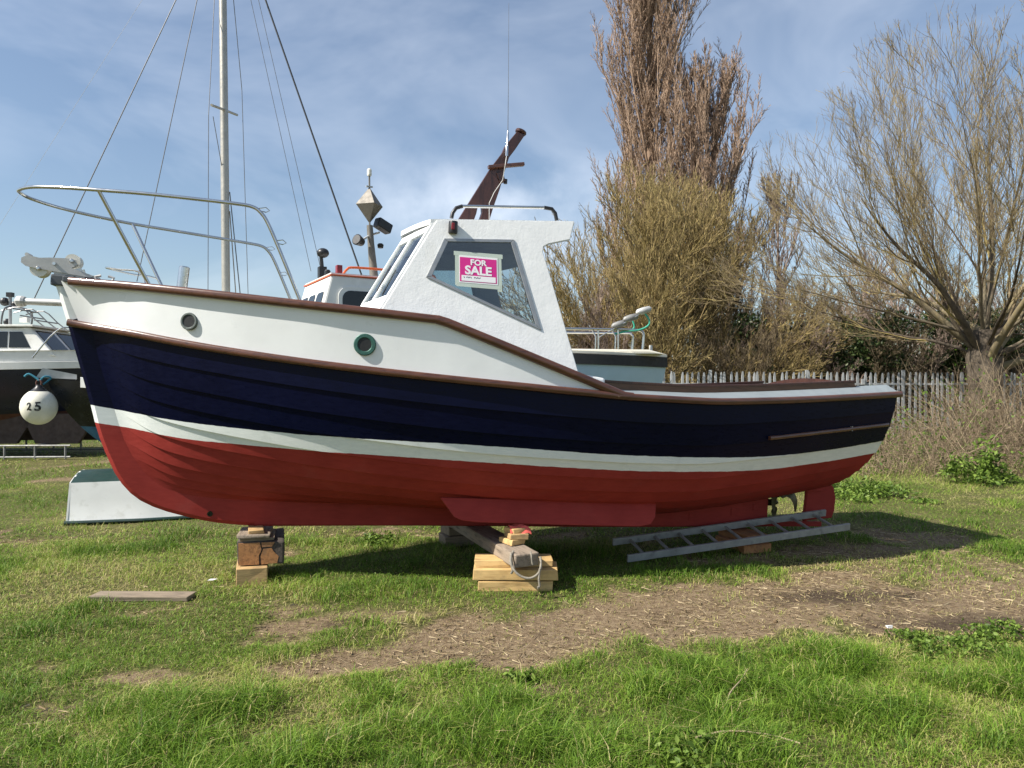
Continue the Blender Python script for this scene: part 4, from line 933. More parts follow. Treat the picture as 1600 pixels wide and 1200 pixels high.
MB().tube([(3.62, .46, 3.40), (3.60, .46, 3.62)], .03, 8).build('stalk', M['black'], gp)
sphere(MB(), (3.62, .42, 3.64), .095, 18, 10, .8).build('searchlight', M['black'], gp, smooth=True)
MB().lathe([(.04, 0), (.045, .03), (.045, .08), (.03, .1)], (3.50, -.25, 3.18), (0, 0, 1), 10).build('horn', M['black'], pilot)
MB().box((3.58, -.55, 3.24), (.08, .10, .14)).build('side_light', M['redlens'], pilot, bevel=.01)

# mooring buoy hung from that boat's bow
bc = Vector((-5.90, 9.22, 1.315)); buoy = empty('mooring_buoy', bc, 0, 'round off-white mooring buoy numbered 25 hanging from a black bow', 'buoy')
buoy.scale = (.82, .82, .82)
bb = MB(); prf = [(.001, -.272)] + [(.25 * math.sin(math.pi * i / 18), -.272 * math.cos(math.pi * i / 18)) for i in range(1, 16)]
bb.lathe(prf, (0, 0, 0), (0, 0, 1), 32, caps=False).build('float', M['buoy'], buoy, smooth=True)
MB().lathe([(.126, .232), (.088, .265), (.048, .305), (.04, .335)], (0, 0, 0), (0, 0, 1), 24, caps=True).build('collar', M['black'], buoy, smooth=True)
MB().tube([(.04 * math.cos(a), 0, .36 + .05 * math.sin(a)) for a in np.linspace(0, 2 * math.pi, 14)[:-1]], .013, 8, closed=True).build('shackle', M['rust'], buoy)
MB().tube(smooth_path([(0, 0, .40), (-.03, .0, .43), (-.14, -.02, .50), (-.20, -.03, .46)], 4), .016, 8).build('blue_line', M['bluerope'], buoy, smooth=True)
MB().tube(smooth_path([(.02, 0, .40), (.06, .04, .46), (.12, .10, .44), (.05, .02, .34)], 4), .014, 8).build('blue_line', M['bluerope'], buoy, smooth=True)
vd = (Vector((0, 0, 1.6)) - bc).normalized(); rt = Vector((0, 0, 1)).cross(vd).normalized(); upv = vd.cross(rt)
for ch_, ox in (('2', -.150), ('5', -.015)):
    me = text_mesh(ch_, .185, .006, .0)
    for v in me.vertices:
        q = (vd * .25 + rt * (v.co.x * 1.05 + ox) + upv * (v.co.y * .95 - .0)).normalized(); v.co = Vector((q.x * .2515, q.y * .2515, q.z * .2735))
    me.materials.clear(); me.materials.append(M['black']); o = bpy.data.objects.new('number', me); COL.objects.link(o); o.parent = buoy

# motor cruiser at the left edge
mc = empty('motor_cruiser', (-8.15, 16.8, 0), math.pi + .06, 'navy hulled white cabin cruiser on a steel cradle at the left edge', 'boat')
rows = loft(8.2, 2.7, [2.08, 1.95, 1.95], .62, 1.0)
hull_parts(mc, rows, 6, 'navyhull', 'rust', 'gelcoat', [(-.10, .06, .02, 'gelcoat', 'gunwale', .0), (.05, .30, -.05, 'gelcoat', 'bulwark', .25)])
cb = MB().prism([(1.70, 2.2), (2.25, 2.82), (3.30, 2.80), (3.48, 2.2)], lambda u, v, w: (u, w * (1 - .10 * (v - 2.2)), v), -.85, .85).build('cabin', M['gelcoat'], mc, bevel=.03)
MB().box((2.82, 0, 2.85), (1.35, 1.75, .045)).build('cabin_roof', M['gelcoat'], mc, bevel=.012)
for s in (-1, 1):
    for poly in ([(2.22, 2.38), (2.40, 2.72), (2.66, 2.72), (2.66, 2.38)], [(2.70, 2.38), (2.70, 2.72), (3.02, 2.72), (3.02, 2.38)]):
        MB().prism(poly, lambda u, v, w: (u, s * (.85 * (1 - .1 * (v - 2.2)) + w), v), .001, .012).build('side_window', M['darkglass'], cb)
    MB().lathe([(.055, 0), (.055, .015)], (3.20, s * .82, 2.66), (0, s, 0), 14).build('round_port', M['darkglass'], cb)
for y in (-.40, .40):
    MB().prism([(y - .34, .10), (y + .34, .10), (y + .32, .88), (y - .32, .88)], lambda u, v, w: (1.70 + .55 * v - w * .7, u, 2.2 + .62 * v + w * .7), .002, .014).build('windscreen_pane', M['darkglass'], cb)
for s in (-1, 1):
    MB().tube(smooth_path([(2.0, s * 1.15, 2.15), (1.55, s * 1.08, 2.72), (1.2, s * .95, 2.80), (.2, s * .35, 2.78), (-.1, 0, 2.78)], 4), .016, 8).build('guard_rail', M['steel'], mc, smooth=True)
    for x, w in ((1.1, .92), (.5, .58)): MB().tube([(x, s * w, 2.1), (x, s * w, 2.79)], .014, 8).build('stanchion', M['steel'], mc)
MB().box((1.15, 0, 2.24), (.9, 1.2, .07)).build('deck_hatch', M['teak'], mc, bevel=.02)
MB().box((1.75, -1.02, 2.25), (.9, .05, .04)).build('toe_rail', M['teak'], mc)
ar = MB().tube(smooth_path([(3.00, -.55, 2.86), (2.95, -.50, 3.25), (2.95, 0, 3.32), (2.95, .50, 3.25), (3.00, .55, 2.86)], 4), .02, 8).build('radar_arch', M['wire'], mc, smooth=True)
for x, z in ((2.65, 3.1), (2.35, 3.0), (2.8, 3.25)): MB().tube([(x, -.45, z), (x, .45, z)], .016, 6).build('arch_bar', M['wire'], ar)
for y in (-.45, 0, .45): MB().tube(smooth_path([(3.05, y, 3.20), (2.65, y, 3.28), (2.35, y, 3.02), (2.15, y, 2.86)], 3), .014, 6).build('arch_hoop', M['wire'], ar)
MB().box((2.87, -.1, 3.05), (.16, .14, .12)).build('arch_lamp', M['gelcoat'], ar)
ap = MB().tube([(3.31, -.3, 2.86), (3.31, -.3, 3.62)], .035, 8).build('aerial_post', M['alloy'], mc)
sphere(MB(), (3.43, -.3, 3.48), .10, 12, 8).build('camera_head', M['black'], ap); sphere(MB(), (3.20, -.3, 3.42), .08, 12, 8).build('camera_head', M['black'], ap)
MB().box((3.31, -.3, 3.64), (.12, .12, .10)).build('lamp_head', M['black'], ap); sphere(MB(), (3.40, -.34, 3.02), .08, 10, 8).build('camera_head', M['black'], ap)
for s in (-1, 1):
    for x in (1.7, 3.0, 5.9):
        MB().prism([(x - .75, .95), (x + .85, .95), (x + .55, .30), (x - .35, .30)], lambda u, v, w: (u, s * .55 + w, v), -.05, .05).build('bilge_keel', M['keelbrown'], mc)
cr = empty('steel_cradle', (-8.75, 16.0, 0), math.pi + .06, 'low grey steel cradle under the navy cabin cruiser', 'cradle')
for y in (.35, -1.5):
    for z in (.06, .30): MB().tube([(.6, y, z), (7.4, y, z)], .022, 6).build('cradle_rail', M['oldsteel'], cr)
    for x in np.arange(.7, 7.3, .62): MB().tube([(x, y, .02), (x, y, .30)], .022, 6).build('cradle_post', M['oldsteel'], cr)
for x in (1.4, 4, 6.6): MB().tube([(x, -1.5, .28), (x, .35, .28)], .035, 6).build('cross_bar', M['oldsteel'], cr)

# sailing yacht whose mast and rigging stand above the launch
ys = empty('sailing_yacht', (-8.75, 15.9, 0), .10, 'yacht whose bare grey mast and rigging rise behind the launch bow', 'boat')
rows = loft(7.6, 2.5, [3.30, 2.95, 2.85], 1.5, 1.6)
hull_parts(ys, rows, 6, 'gelcoat', 'rust', 'gelcoat')
MB().prism([(2.6, 1.7), (4.6, 1.7), (4.3, .10), (3.1, .10)], lambda u, v, w: (u, w, v), -.09, .09).build('fin_keel', M['rust'], ys)
MB().prism([(2.6, 2.9), (3.1, 3.2), (5.6, 3.15), (5.7, 2.85)], lambda u, v, w: (u, w, v), -.75, .75).build('coachroof', M['gelcoat'], ys, bevel=.04)
mx0 = 2.52
MB().tube([(mx0, 0, 2.9), (mx0 - .03, 0, 6.0), (mx0 - .10, 0, 12.6)], [.088, .088, .075], 14).build('mast', M['mast'], ys, smooth=True)
MB().tube([(-1.72, 0, 3.36), (.9, 0, 3.28)], .075, 10).build('bowsprit', M['galv'], ys, smooth=True)
MB().lathe([(.10, 0), (.12, .05), (.12, .14), (.08, .18)], (-1.62, 0, 3.357), (-1, 0, 0), 12).build('bowsprit_end', M['galv'], ys)
MB().tube(smooth_path([(1.05, -.55, 3.25), (.95, -.5, 3.9), (.4, -.32, 4.02), (.02, 0, 4.10), (.4, .32, 4.02), (.95, .5, 3.9), (1.05, .55, 3.25)], 5), .020, 8).build('pulpit', M['steel'], ys, smooth=True)
MB().tube([(mx0 - .02 - .08, -.72, 7.42), (mx0 - .02, 0, 7.58), (mx0 + .04, .72, 7.74)], .028, 8).build('spreader', M['mast'], ys)
def yl(px, py, d=0.0):              # a pixel on the yacht's centre plane, in its own frame
    c, s = math.cos(.10), math.sin(.10); r = Vector(((px - 800) / 1155, 1, -(py - 600) / 1155)); n = Vector((-s, c, 0)); o = Vector((-8.75, 15.9, 0))
    k = (o.dot(n) + d) / r.dot(n); p = r * k + Vector((0, 0, 1.6)) - o; return Vector((p.x * c + p.y * s, -p.x * s + p.y * c, p.z))
def stay(p0, p1, d0, d1, r, mt, ext=1.0, nm='stay'):
    a, b = yl(*p0, d0), yl(*p1, d1); a = b + (a - b) * ext; MB().tube([a, b], r, 5).build(nm, M[mt], ys)
stay((275, 0), (52, 470), 0, 0, .012, 'wire', 1.28)
stay((222, 0), (-12, 370), 0, 0, .003, 'galv', 1.3)
stay((308, 0), (214, 440), 0, -.3, .010, 'wire', 1.25)
stay((335, 0), (326, 180), 0, -.72, .008, 'wire', 1.5, 'shroud'); stay((326, 180), (325, 470), -.72, -1.0, .008, 'wire', 1.0, 'shroud')
stay((365, 0), (378, 140), 0, .72, .008, 'wire', 1.5, 'shroud'); stay((378, 140), (388, 470), .72, 1.0, .008, 'wire', 1.0, 'shroud')
stay((333, 182), (347, 262), -.5, -.05, .008, 'wire', 1.0, 'shroud')
stay((392, 0), (486, 424), 0, .1, .006, 'wire', 1.2); stay((404, 0), (502, 424), 0, .2, .006, 'wire', 1.2)
stay((415, 0), (572, 450), 0, 0, .020, 'darkwire', 1.2, 'backstay')
stay((359, 300), (376, 465), 0, .1, .012, 'wire', 1.0, 'halyard'); stay((359, 330), (369, 465), 0, .05, .012, 'rope', 1.0, 'halyard')

# light blue boat behind the cockpit
lb = empty('light_blue_boat', (3.22, 15.4, 0), math.pi + .05, 'light blue boat with black rubbing band and cream deck behind the cockpit', 'boat')
rows = loft(5.2, 2.1, [2.10, 2.16, 2.2], .7, .55, bow_a=.8, stern_w=.9)
hull_parts(lb, rows, 4, 'lightblue', 'rust', 'cream', [(-.16, .05, .045, 'rubber', 'rubbing_band', .0), (.05, .11, .02, 'cream', 'deck_edge', .0)])
MB().box((3.2, 0, .4), (3.2, .1, .62)).build('keel', M['rust'], lb)
for x in (2.2, 4.3): MB().box((x, 0, .05), (.3, 1.0, .11)).build('keel_block', M['greyplank'], lb)
MB().prism([(.15, 2.2), (.5, 2.29), (4.6, 2.33), (4.6, 2.2)], lambda u, v, w: (u, w, v), -.55, .55).build('foredeck', M['cream'], lb, bevel=.03)
rl = MB().tube(smooth_path([(.62, .5, 2.25), (.60, .5, 2.58), (.66, .5, 2.67), (.85, .5, 2.69), (1.8, .55, 2.70), (3.0, .58, 2.70)], 5), .026, 8).build('grab_rail', M['steel'], lb, smooth=True)
for x in (1.12, 1.52, 2.3): MB().tube([(x, .52, 2.28), (x, .52, 2.69)], .018, 8).build('rail_post', M['steel'], rl); MB().tube([(x + .06, .52, 2.28), (x + .05, .52, 2.55), (x + .12, .52, 2.68)], .016, 8).build('rail_post', M['steel'], rl)
for y in (-.5,): MB().tube(smooth_path([(.62, y, 2.25), (.60, y, 2.58), (.66, y, 2.67), (.85, y, 2.69), (3.0, y, 2.70)], 5), .026, 8).build('grab_rail', M['steel'], lb, smooth=True)
MB().tube([(.36, .12, 2.2), (.36, .12, 2.40)], .035, 10).build('bow_post', M['galv'], lb)
fl = empty('folding_ladder', (2.05, 14.95, 2.66), 0, 'folded boarding ladder with padded treads resting on the rail of the light blue boat', 'ladder')
l0, l1 = Vector((-.30, 0, -.12)), Vector((.66, 0, .42))
for dy in (-.16, .16): MB().tube([l0 + Vector((0, dy, 0)), l1 + Vector((0, dy, 0))], .014, 6).build('stile', M['steel'], fl)
for t, mt in ((.42, 'oldsteel'), (.66, 'oldsteel'), (.93, 'galv')):
    c = l0.lerp(l1, t); MB().lathe([(.02, -.17), (.06, -.13), (.07, 0), (.06, .13), (.02, .17)], c + Vector((0, -.12, .03)), (1, .2, .30), 12).build('tread_pad', M[mt], fl, smooth=True)
MB().tube(smooth_path([(.60, -.1, .38), (.70, -.1, .24), (.69, -.1, .12), (.52, -.1, .03), (.25, -.1, .0), (.0, -.1, -.06)], 5), .020, 8).build('hose', M['greenrope'], fl, smooth=True)
MB().tube(smooth_path([(.40, .1, .25), (.44, .1, .10), (.36, .1, .02)], 5), .018, 8).build('hose', M['greenrope'], fl, smooth=True)

# ------------------------------------------------------------------ palisade fence
FY = 21.0
fence = empty('palisade_fence', (2.6, FY, 0), 0, 'galvanised steel palisade fence with pointed pales along the back of the field', 'fence')
pale_o = MB().prism([(-.033, .04), (.033, .04), (.036, 1.82), (.026, 1.92), (.012, 1.965), (-.012, 1.965), (-.026, 1.92), (-.036, 1.82)], lambda u, v, w: (u, w + .35 * u * u / .033, v), -.004, .004).build('pale', M['fence'], fence)
for k in range(1, 98):
    c = pale_o.copy(); COL.objects.link(c); c.parent = fence; c.location = (k * .158 + random.uniform(-.006, .006), 0, random.uniform(-.02, .02) - .0006 * k); c.rotation_euler = (random.uniform(-.02, .02), random.uniform(-.022, .022), random.uniform(-.15, .15))
for z in (.35, 1.60): MB().box((7.7, .03, z), (15.4, .03, .055)).build('fence_rail', M['fence'], fence)
for k in range(6): MB().box((k * 2.75 + .3, .07, 1.0), (.08, .06, 2.0)).build('fence_post', M['fence'], fence)
MB().box((7.36, -.03, 1.66), (.10, .04, .16)).build('gate_lock', M['fence'], fence, bevel=.008)

# ------------------------------------------------------------------ trees (level by level, all branches of a level at once)
def norm(a): return a / np.maximum(np.linalg.norm(a, axis=-1, keepdims=True), 1e-9)
def grow(P, D, L, R, n, up=.0, wig=.12, tip=.35):
    N = len(P); pts = np.zeros((N, n + 1, 3)); pts[:, 0] = P; d = norm(D); step = (L / n)[:, None]
    for i in range(n):
        d = norm(d + rng.normal(0, wig, (N, 3)) + np.array([0, 0, up])); pts[:, i + 1] = pts[:, i] + d * step
    rad = R[:, None] * np.linspace(1, tip, n + 1)[None]; return pts, rad
def children(pts, rad, m, t0, t1, ang, lf, rf, up, n, wig=.12, tip=.35, plen=None, ang_sd=.18, taper=.55, rmin=.0022, shell=None, rad_out=0.0):
    """m side branches on every branch: angle from the parent, length and radius fractions"""
    N, K, _ = pts.shape; t = (t0 + (t1 - t0) * (np.arange(m)[None] + rng.random((N, m))) / m) * (K - 1)
    i = np.minimum(t.astype(int), K - 2); f = (t - i)[..., None]; r = np.arange(N)[:, None]
    a, b = pts[r, i], pts[r, i + 1]; P = a * (1 - f) + b * f; T = norm(b - a); rr = rad[r, i] * (1 - f[..., 0]) + rad[r, i + 1] * f[..., 0]
    q = norm(np.cross(T, rng.normal(0, 1, T.shape))); an = rng.normal(ang, ang_sd, (N, m))[..., None]
    D = T * np.cos(an) + q * np.sin(an) + np.array([0, 0, up])
    Lp = np.linalg.norm(np.diff(pts, axis=1), axis=-1).sum(1)[:, None] if plen is None else plen
    L = Lp * lf * rng.uniform(.6, 1.25, (N, m)) * (1 - taper * (t / (K - 1)))
    if shell is not None:                      # keep to the crown's outline and fan outwards
        a_, h_, z0 = shell; q2 = P - np.array([0, 0, z0]); D = norm(D) + rad_out * norm(q2); re = np.sqrt((q2[..., 0] ** 2 + q2[..., 1] ** 2) / a_ ** 2 + (q2[..., 2] / h_) ** 2)
        L = np.clip(L, .12, np.maximum((1.04 - re) * a_ * 1.15, .22) * rng.uniform(.75, 1.15, L.shape))
    return grow(P.reshape(-1, 3), D.reshape(-1, 3), L.ravel(), np.maximum(rr.ravel() * rf, rmin), n, up * .35, wig, tip)
def tubes(levels):
    Vs, Fs, Ts = [], [], []; base = 0
    for (pts, rad), k in levels:
        N, n, _ = pts.shape; T = np.gradient(pts, axis=1); T = norm(T); ref = norm(rng.normal(0, 1, (N, 1, 3))) + np.zeros((N, n, 3))
        u = norm(np.cross(T, ref)); v = np.cross(T, u); a = 2 * np.pi * np.arange(k) / k
        ring = pts[:, :, None] + rad[:, :, None, None] * (u[:, :, None] * np.cos(a)[None, None, :, None] + v[:, :, None] * np.sin(a)[None, None, :, None])
        Vs.append(ring.reshape(-1, 3)); idx = (np.arange(N * n * k).reshape(N, n, k) + base); j2 = np.roll(np.arange(k), -1)
        Fs.append(np.stack([idx[:, :-1], idx[:, :-1][..., j2], idx[:, 1:][..., j2], idx[:, 1:]], -1).reshape(-1, 4))
        Ts.append(np.repeat(rng.random(N) if N > 1 else np.full(1, .25), n * k)); base += N * n * k
    return np.concatenate(Vs), np.concatenate(Fs), np.concatenate(Ts)
def make_tree(name, label, loc, trunk, crown, mat, cat='tree', group=None, tmat=None):
    o = empty(name, loc, 0, label, cat, group)
    for nm, lv in (('trunk', trunk), ('crown', crown)):
        V, F, T = tubes(lv); np_mesh(nm, V, F, M[tmat if tmat and nm == 'trunk' else mat], o, {'tone': T}, smooth=True)
    return o
A = lambda *a: np.array(a, float)

def maple():
    tp = A((0, 0, -.1), (-.02, 0, .7), (.03, .02, 1.5), (-.02, .0, 2.3), (.02, 0, 3.0))[None]; tr = A(.52, .43, .39, .43, .28)[None]
    N = 26; az = np.arange(N) * 2.39996 + rng.uniform(-.25, .25, N); el = np.arcsin(np.linspace(.24, .995, N)) + rng.uniform(-.05, .05, N)
    D = np.stack([np.cos(az) * np.cos(el), np.sin(az) * np.cos(el), np.sin(el)], -1); P = np.zeros((N, 3)); P[:, 2] = rng.uniform(1.9, 3.0, N); P[:, :2] = D[:, :2] * .12
    L = .82 / np.sqrt((np.cos(el) / 6.9) ** 2 + (np.sin(el) / 8.6) ** 2) * rng.uniform(.9, 1.05, N); SH = (7.5, 8.9, 2.0)
    l1 = grow(P, D, L * .99, np.where(np.arange(N) % 3 == 0, .100, .052) * rng.uniform(.85, 1.1, N), 9, .012, .075, .12)
    l2 = children(*l1, 10, .14, .98, .50, .62, .42, .10, 7, .11, .18, taper=.30, rmin=.0085, shell=SH, rad_out=.30)
    l3 = children(*l2, 8, .12, 1.0, .52, .48, .45, .18, 4, .12, .30, taper=.25, rmin=.0062, shell=SH, rad_out=.25)
    l4 = children(*l3, 6, .15, 1.0, .52, .55, .62, .24, 2, .14, .5, taper=.2, rmin=.0048, shell=SH, rad_out=.2)
    l5 = children(*l4, 2, .2, .95, .50, .50, .8, .2, 1, .10, .5, taper=.2, rmin=.0040)
    return [((tp, tr), 14), (l1, 8)], [(l2, 5), (l3, 4), (l4, 3), (l5, 3)]
make_tree('maple_tree', 'large bare spreading tree with stout forked trunk at the right edge', (12.35, 19.3, 0), *maple(), 'bark_maple', tmat='bark_trunk')

def bushy(stems, hgt, half, n2, n3, n4, r0=.16, low=.12, n5=0, rm=.006):
    N = stems; az = np.arange(N) * 2.39996 + rng.uniform(-.3, .3, N); el = np.radians(np.linspace(12, 86, N) + rng.uniform(-4, 4, N))
    D = np.stack([np.cos(az) * np.cos(el), np.sin(az) * np.cos(el), np.sin(el)], -1); P = np.stack([np.cos(az) * .25, np.sin(az) * .25, rng.uniform(0, .8, N)], -1)
    L = .80 / np.sqrt((np.cos(el) / half) ** 2 + (np.sin(el) / hgt) ** 2) * rng.uniform(.9, 1.08, N)
    l1 = grow(P, D, L, np.full(N, r0), 8, .0, .10, .15); SH = (half, hgt, .3)
    l2 = children(*l1, n2, low, 1.0, .65, .55, .40, .10, 6, .10, .2, taper=.28, rmin=rm * 1.7, shell=SH, rad_out=.3)
    l3 = children(*l2, n3, .10, 1.0, .60, .46, .5, .14, 3, .12, .35, taper=.25, rmin=rm * 1.3, shell=SH, rad_out=.25)
    l4 = children(*l3, n4, .12, 1.0, .52, .55, .62, .18, 1, .14, .6, taper=.2, rmin=rm, shell=SH, rad_out=.2)
    lv = [(l2, 5), (l3, 3), (l4, 3)]
    if n5: lv.append((children(*l4, n5, .15, .95, .55, .5, .85, .2, 1, .14, .55, taper=.2, rmin=rm * .85), 3))
    return [(l1, 7)], lv
make_tree('bushy_tree', 'dense bare olive-brown rounded tree in front of the tall poplar', (5.0, 27.0, 0), *bushy(34, 9.0, 6.6, 13, 9, 6, .09, .14, 2, .0092), 'bark_olive')

def poplar(H, n1, r0, n2=11, n3=8, n4=4, lean=0.0, w=1.0, rm=.009, lf=.34):
    tp = grow(A((0, 0, 0)), A((lean, 0, 1)), A(H), A(r0), 16, 0, .012, .10)
    t = np.sort(rng.random(n1) ** .9 * .92 + .04); K = 16; i = np.minimum((t * K).astype(int), K - 1); f = (t * K - i)[:, None]
    P = tp[0][0][i] * (1 - f) + tp[0][0][i + 1] * f; az = rng.uniform(0, 2 * np.pi, n1); el = np.radians(rng.uniform(56, 73, n1))
    D = np.stack([np.cos(az) * np.cos(el) * w, np.sin(az) * np.cos(el), np.sin(el)], -1)
    L = np.minimum(H * lf * rng.uniform(.75, 1.1, n1) * (1.08 - .45 * t), (1.03 - t) * H * 1.02 + .6); l1 = grow(P, D, L, r0 * .24 * (1.05 - .75 * t), 7, .13, .06, .2)
    l2 = children(*l1, n2, .10, 1.0, .42, .34, .42, .36, 4, .07, .3, taper=.3, rmin=rm * 1.6)
    l3 = children(*l2, n3, .1, 1.0, .45, .42, .6, .32, 2, .09, .45, taper=.25, rmin=rm * 1.2)
    l4 = children(*l3, n4, .12, .98, .55, .46, .8, .25, 1, .12, .55, taper=.2, rmin=rm)
    return [(tp, 10), (l1, 5)], [(l2, 4), (l3, 3), (l4, 3)]
make_tree('poplar_tree', 'tallest upright reddish-brown bare poplar rising out of the frame', (7.0, 36.0, 0), *poplar(27.0, 116, .36, 12, 8, 4, lf=.27, rm=.0120), 'bark_poplar')
make_tree('poplar_tree', 'second, shorter bare poplar standing right of the tallest poplar', (9.35, 34.6, 0), *poplar(15.6, 84, .28, 10, 8, 4, lf=.44, w=1.2, rm=.0120), 'bark_poplar')
make_tree('poplar_tree', 'low young poplar left of the tallest poplar, behind the olive-brown tree', (4.9, 37.5, 0), *poplar(12.0, 34, .22, 9, 7, 3, rm=.011), 'bark_poplar')
make_tree('young_poplar', 'young reddish bare tree between the poplars and the spreading tree', (12.4, 34.0, 0), *poplar(10.2, 34, .2, 9, 7, 3, 0, 1.4, .011), 'bark_grey')

# ivy-grown thicket and bare scrub behind the fence
def leaf_cloud(n, blobs, size, flat=.5):
    B = np.array(blobs, float); k = rng.integers(0, len(B), n); p = norm(rng.normal(0, 1, (n, 3))) * (rng.random((n, 1)) ** .45); c = B[k, :3] + p * B[k, 3:6]
    return leaves_at(c, size * rng.uniform(.6, 1.4, n))
def leaves_at(c, s, upb=.3):
    n = len(c); d = norm(rng.normal(0, 1, (n, 3)) + np.array([0, 0, upb])); u = norm(np.cross(d, rng.normal(0, 1, (n, 3)))); v = np.cross(d, u); s = s[:, None]
    V = np.stack([c - u * s, c - u * s * .1 + v * s * .55 + d * s * .12, c + u * s, c - u * s * .1 - v * s * .55 + d * s * .12], 1)
    F = np.arange(n)[:, None] * 4 + np.array([[0, 1, 2], ]); F2 = np.arange(n)[:, None] * 4 + np.array([[0, 2, 3]])
    return V.reshape(-1, 3), np.concatenate([F, F2]).astype(np.int32), np.repeat(rng.random(n), 4)
def ivy_bush(h, w, n):
    blobs = [(rng.uniform(-w, w), rng.uniform(-1, 1), rng.uniform(.1, 1) * h, rng.uniform(.5, 1.0), rng.uniform(.4, .9), rng.uniform(.35, .8)) for _ in range(26)]
    return leaf_cloud(n, blobs, .062)
scr_tr, scr_cr = bushy(14, 5.4, 2.9, 9, 7, 6, .05, .10, 2, .0075)
dark_a = bushy(14, 4.8, 3.1, 9, 7, 6, .05, .08, 2, .0075)
first = {}
def scrub(name, label, loc, rz, sc, lv, mat, key, group):
    if key not in first:
        o = make_tree(name, label, loc, lv[0], lv[1], mat, 'tree', group); first[key] = o
    else:
        o = copy_tree(first[key]); o.name = name; tag(o, label, 'tree', group)
        for ch in o.children:
            pass
    o.location = loc; o.rotation_euler = (0, 0, rz); o.scale = (sc, sc, sc * 1.0); return o
G = 'bare scrub trees behind the fence'
SCR = [((3.0, 25.0), .3, .92, 'a', 'bare scrub tree behind the light blue boat'), ((7.6, 24.2), 1.2, .80, 'b', 'bare scrub tree behind the left end of the visible fence'), ((9.6, 25.5), 2.2, .98, 'a', 'bare scrub tree behind the fence above the cockpit hatch'),
       ((11.9, 24.6), 3.3, .92, 'b', 'bare scrub tree behind the fence above the stern'), ((14.0, 26.2), 4.1, 1.1, 'a', 'bare scrub tree just left of the spreading tree trunk'), ((16.4, 25.0), 5.2, .98, 'b', 'bare scrub tree behind the spreading tree trunk'),
       ((18.9, 26.5), .9, 1.1, 'a', 'bare scrub tree behind the fence at the right edge'), ((10.9, 31.0), 1.9, 1.35, 'b', 'taller grey scrub tree right of the olive-brown tree'), ((15.2, 32.0), 2.9, 1.45, 'a', 'tallest scrub tree behind the spreading crown'), ((19.8, 32.0), 3.7, 1.4, 'b', 'far scrub tree at the right edge behind the others'), ((1.2, 30), 2.2, .8, 'b', 'low bare scrub tree seen past the wheelhouse back edge')]
for (x, y), rz, sc, key, lab in SCR:
    scrub('scrub_tree', lab, (x, y, 0), rz, sc, (scr_tr, scr_cr) if key == 'a' else dark_a, 'bark_grey' if key == 'a' else 'bark_dark', key, G)
ivy0 = None
for x, y, sc, rz, lab in ((9.6, 25.3, 1.0, 0, 'dark ivy thicket behind the fence just right of the olive-brown tree'), (11.6, 25.0, 1.0, 1.5, 'dark ivy thicket behind the fence above the stern'), (13.7, 25.4, 1.05, 2.8, 'dark ivy thicket left of the spreading tree trunk'), (16.2, 25.6, 1.1, 4.0, 'dark ivy thicket behind the spreading tree trunk'), (19.0, 25.8, 1.1, 5.1, 'dark ivy thicket at the right edge of the fence')):
    if ivy0 is None:
        V, F, T = ivy_bush(3.6, 1.7, 13000); ivy0 = np_mesh('ivy_thicket', V, F, M['ivy'], None, {'tone': T}); o = ivy0
    else: o = ivy0.copy(); COL.objects.link(o)
    o.location = (x, y, 0); o.scale = (sc, sc, sc); o.rotation_euler = (0, 0, rz); tag(o, lab, 'shrub', 'ivy thickets behind the fence')

# dry brambles and dead grass along the fence foot
n = 4200; Xb = rng.uniform(5.6, 15.5, n); Yb = 12.8 + rng.random(n) ** 1.2 * 6.5; kp = Xb / Yb > .47; Xb, Yb = Xb[kp], Yb[kp]; n = len(Xb)
az = rng.uniform(0, 2 * np.pi, n); el = np.radians(rng.uniform(25, 85, n)); D = np.stack([np.cos(az) * np.cos(el), np.sin(az) * np.cos(el), np.sin(el)], -1)
hmax = .36 + (.45 + .75 * sstep(.54, .60, Xb / Yb)) * sstep(12.6, 15, Yb) * (.55 + .9 * fbm(Xb * .7, Yb * .7, 77, 3)) + .45 * np.exp(-((Xb - 12.2) / 1.6) ** 2 - ((Yb - 18.2) / 1.2) ** 2)
b1 = grow(np.stack([Xb, Yb, 0 * Xb], -1), D, hmax * rng.uniform(.6, 1.5, n), rng.uniform(.004, .009, n), 4, -.14, .20, .4)
b2 = children(*b1, 3, .3, 1.0, .7, .4, .6, .05, 2, .18, .5)
V, F, T = tubes([(b1, 3), (b2, 3)]); tag(np_mesh('dry_brambles', V, F, M['bramble'], None, {'tone': T}), 'tangle of dry brown brambles along the foot of the fence', 'brambles', None, 'stuff')
k = rng.integers(0, len(b1[0]), 9000); c = b1[0][k, rng.integers(1, 5, 9000)] + rng.normal(0, .08, (9000, 3)); c = c[(c[:, 2] > .03) & (fbm(c[:, 0] * .9, c[:, 1] * .9, 88, 2) > .46)]
V, F, T = leaves_at(c, rng.uniform(.018, .05, len(c))); tag(np_mesh('bramble_leaves', V, F, M['weedleaf'], None, {'tone': T * .7}), 'scattered green bramble leaves among the dry stems', 'brambles', None, 'stuff')
n = 9000; X = rng.uniform(5.0, 15, n); Y = 11.6 + rng.random(n) * 7; kp = (X / Y > .44) & (fbm(X * .8, Y * .8, 91, 3) + .12 * sstep(12, 14, Y) > .46); X, Y = X[kp], Y[kp]
blades('dead_grass', X, Y, rng.uniform(.10, .36, len(X)) * sstep(11.4, 13.2, Y), np.full(len(X), .008), rng.uniform(.45, .95, len(X)), np.full(len(X), .9), 'tall pale dead grass in front of the fence', 'grass')

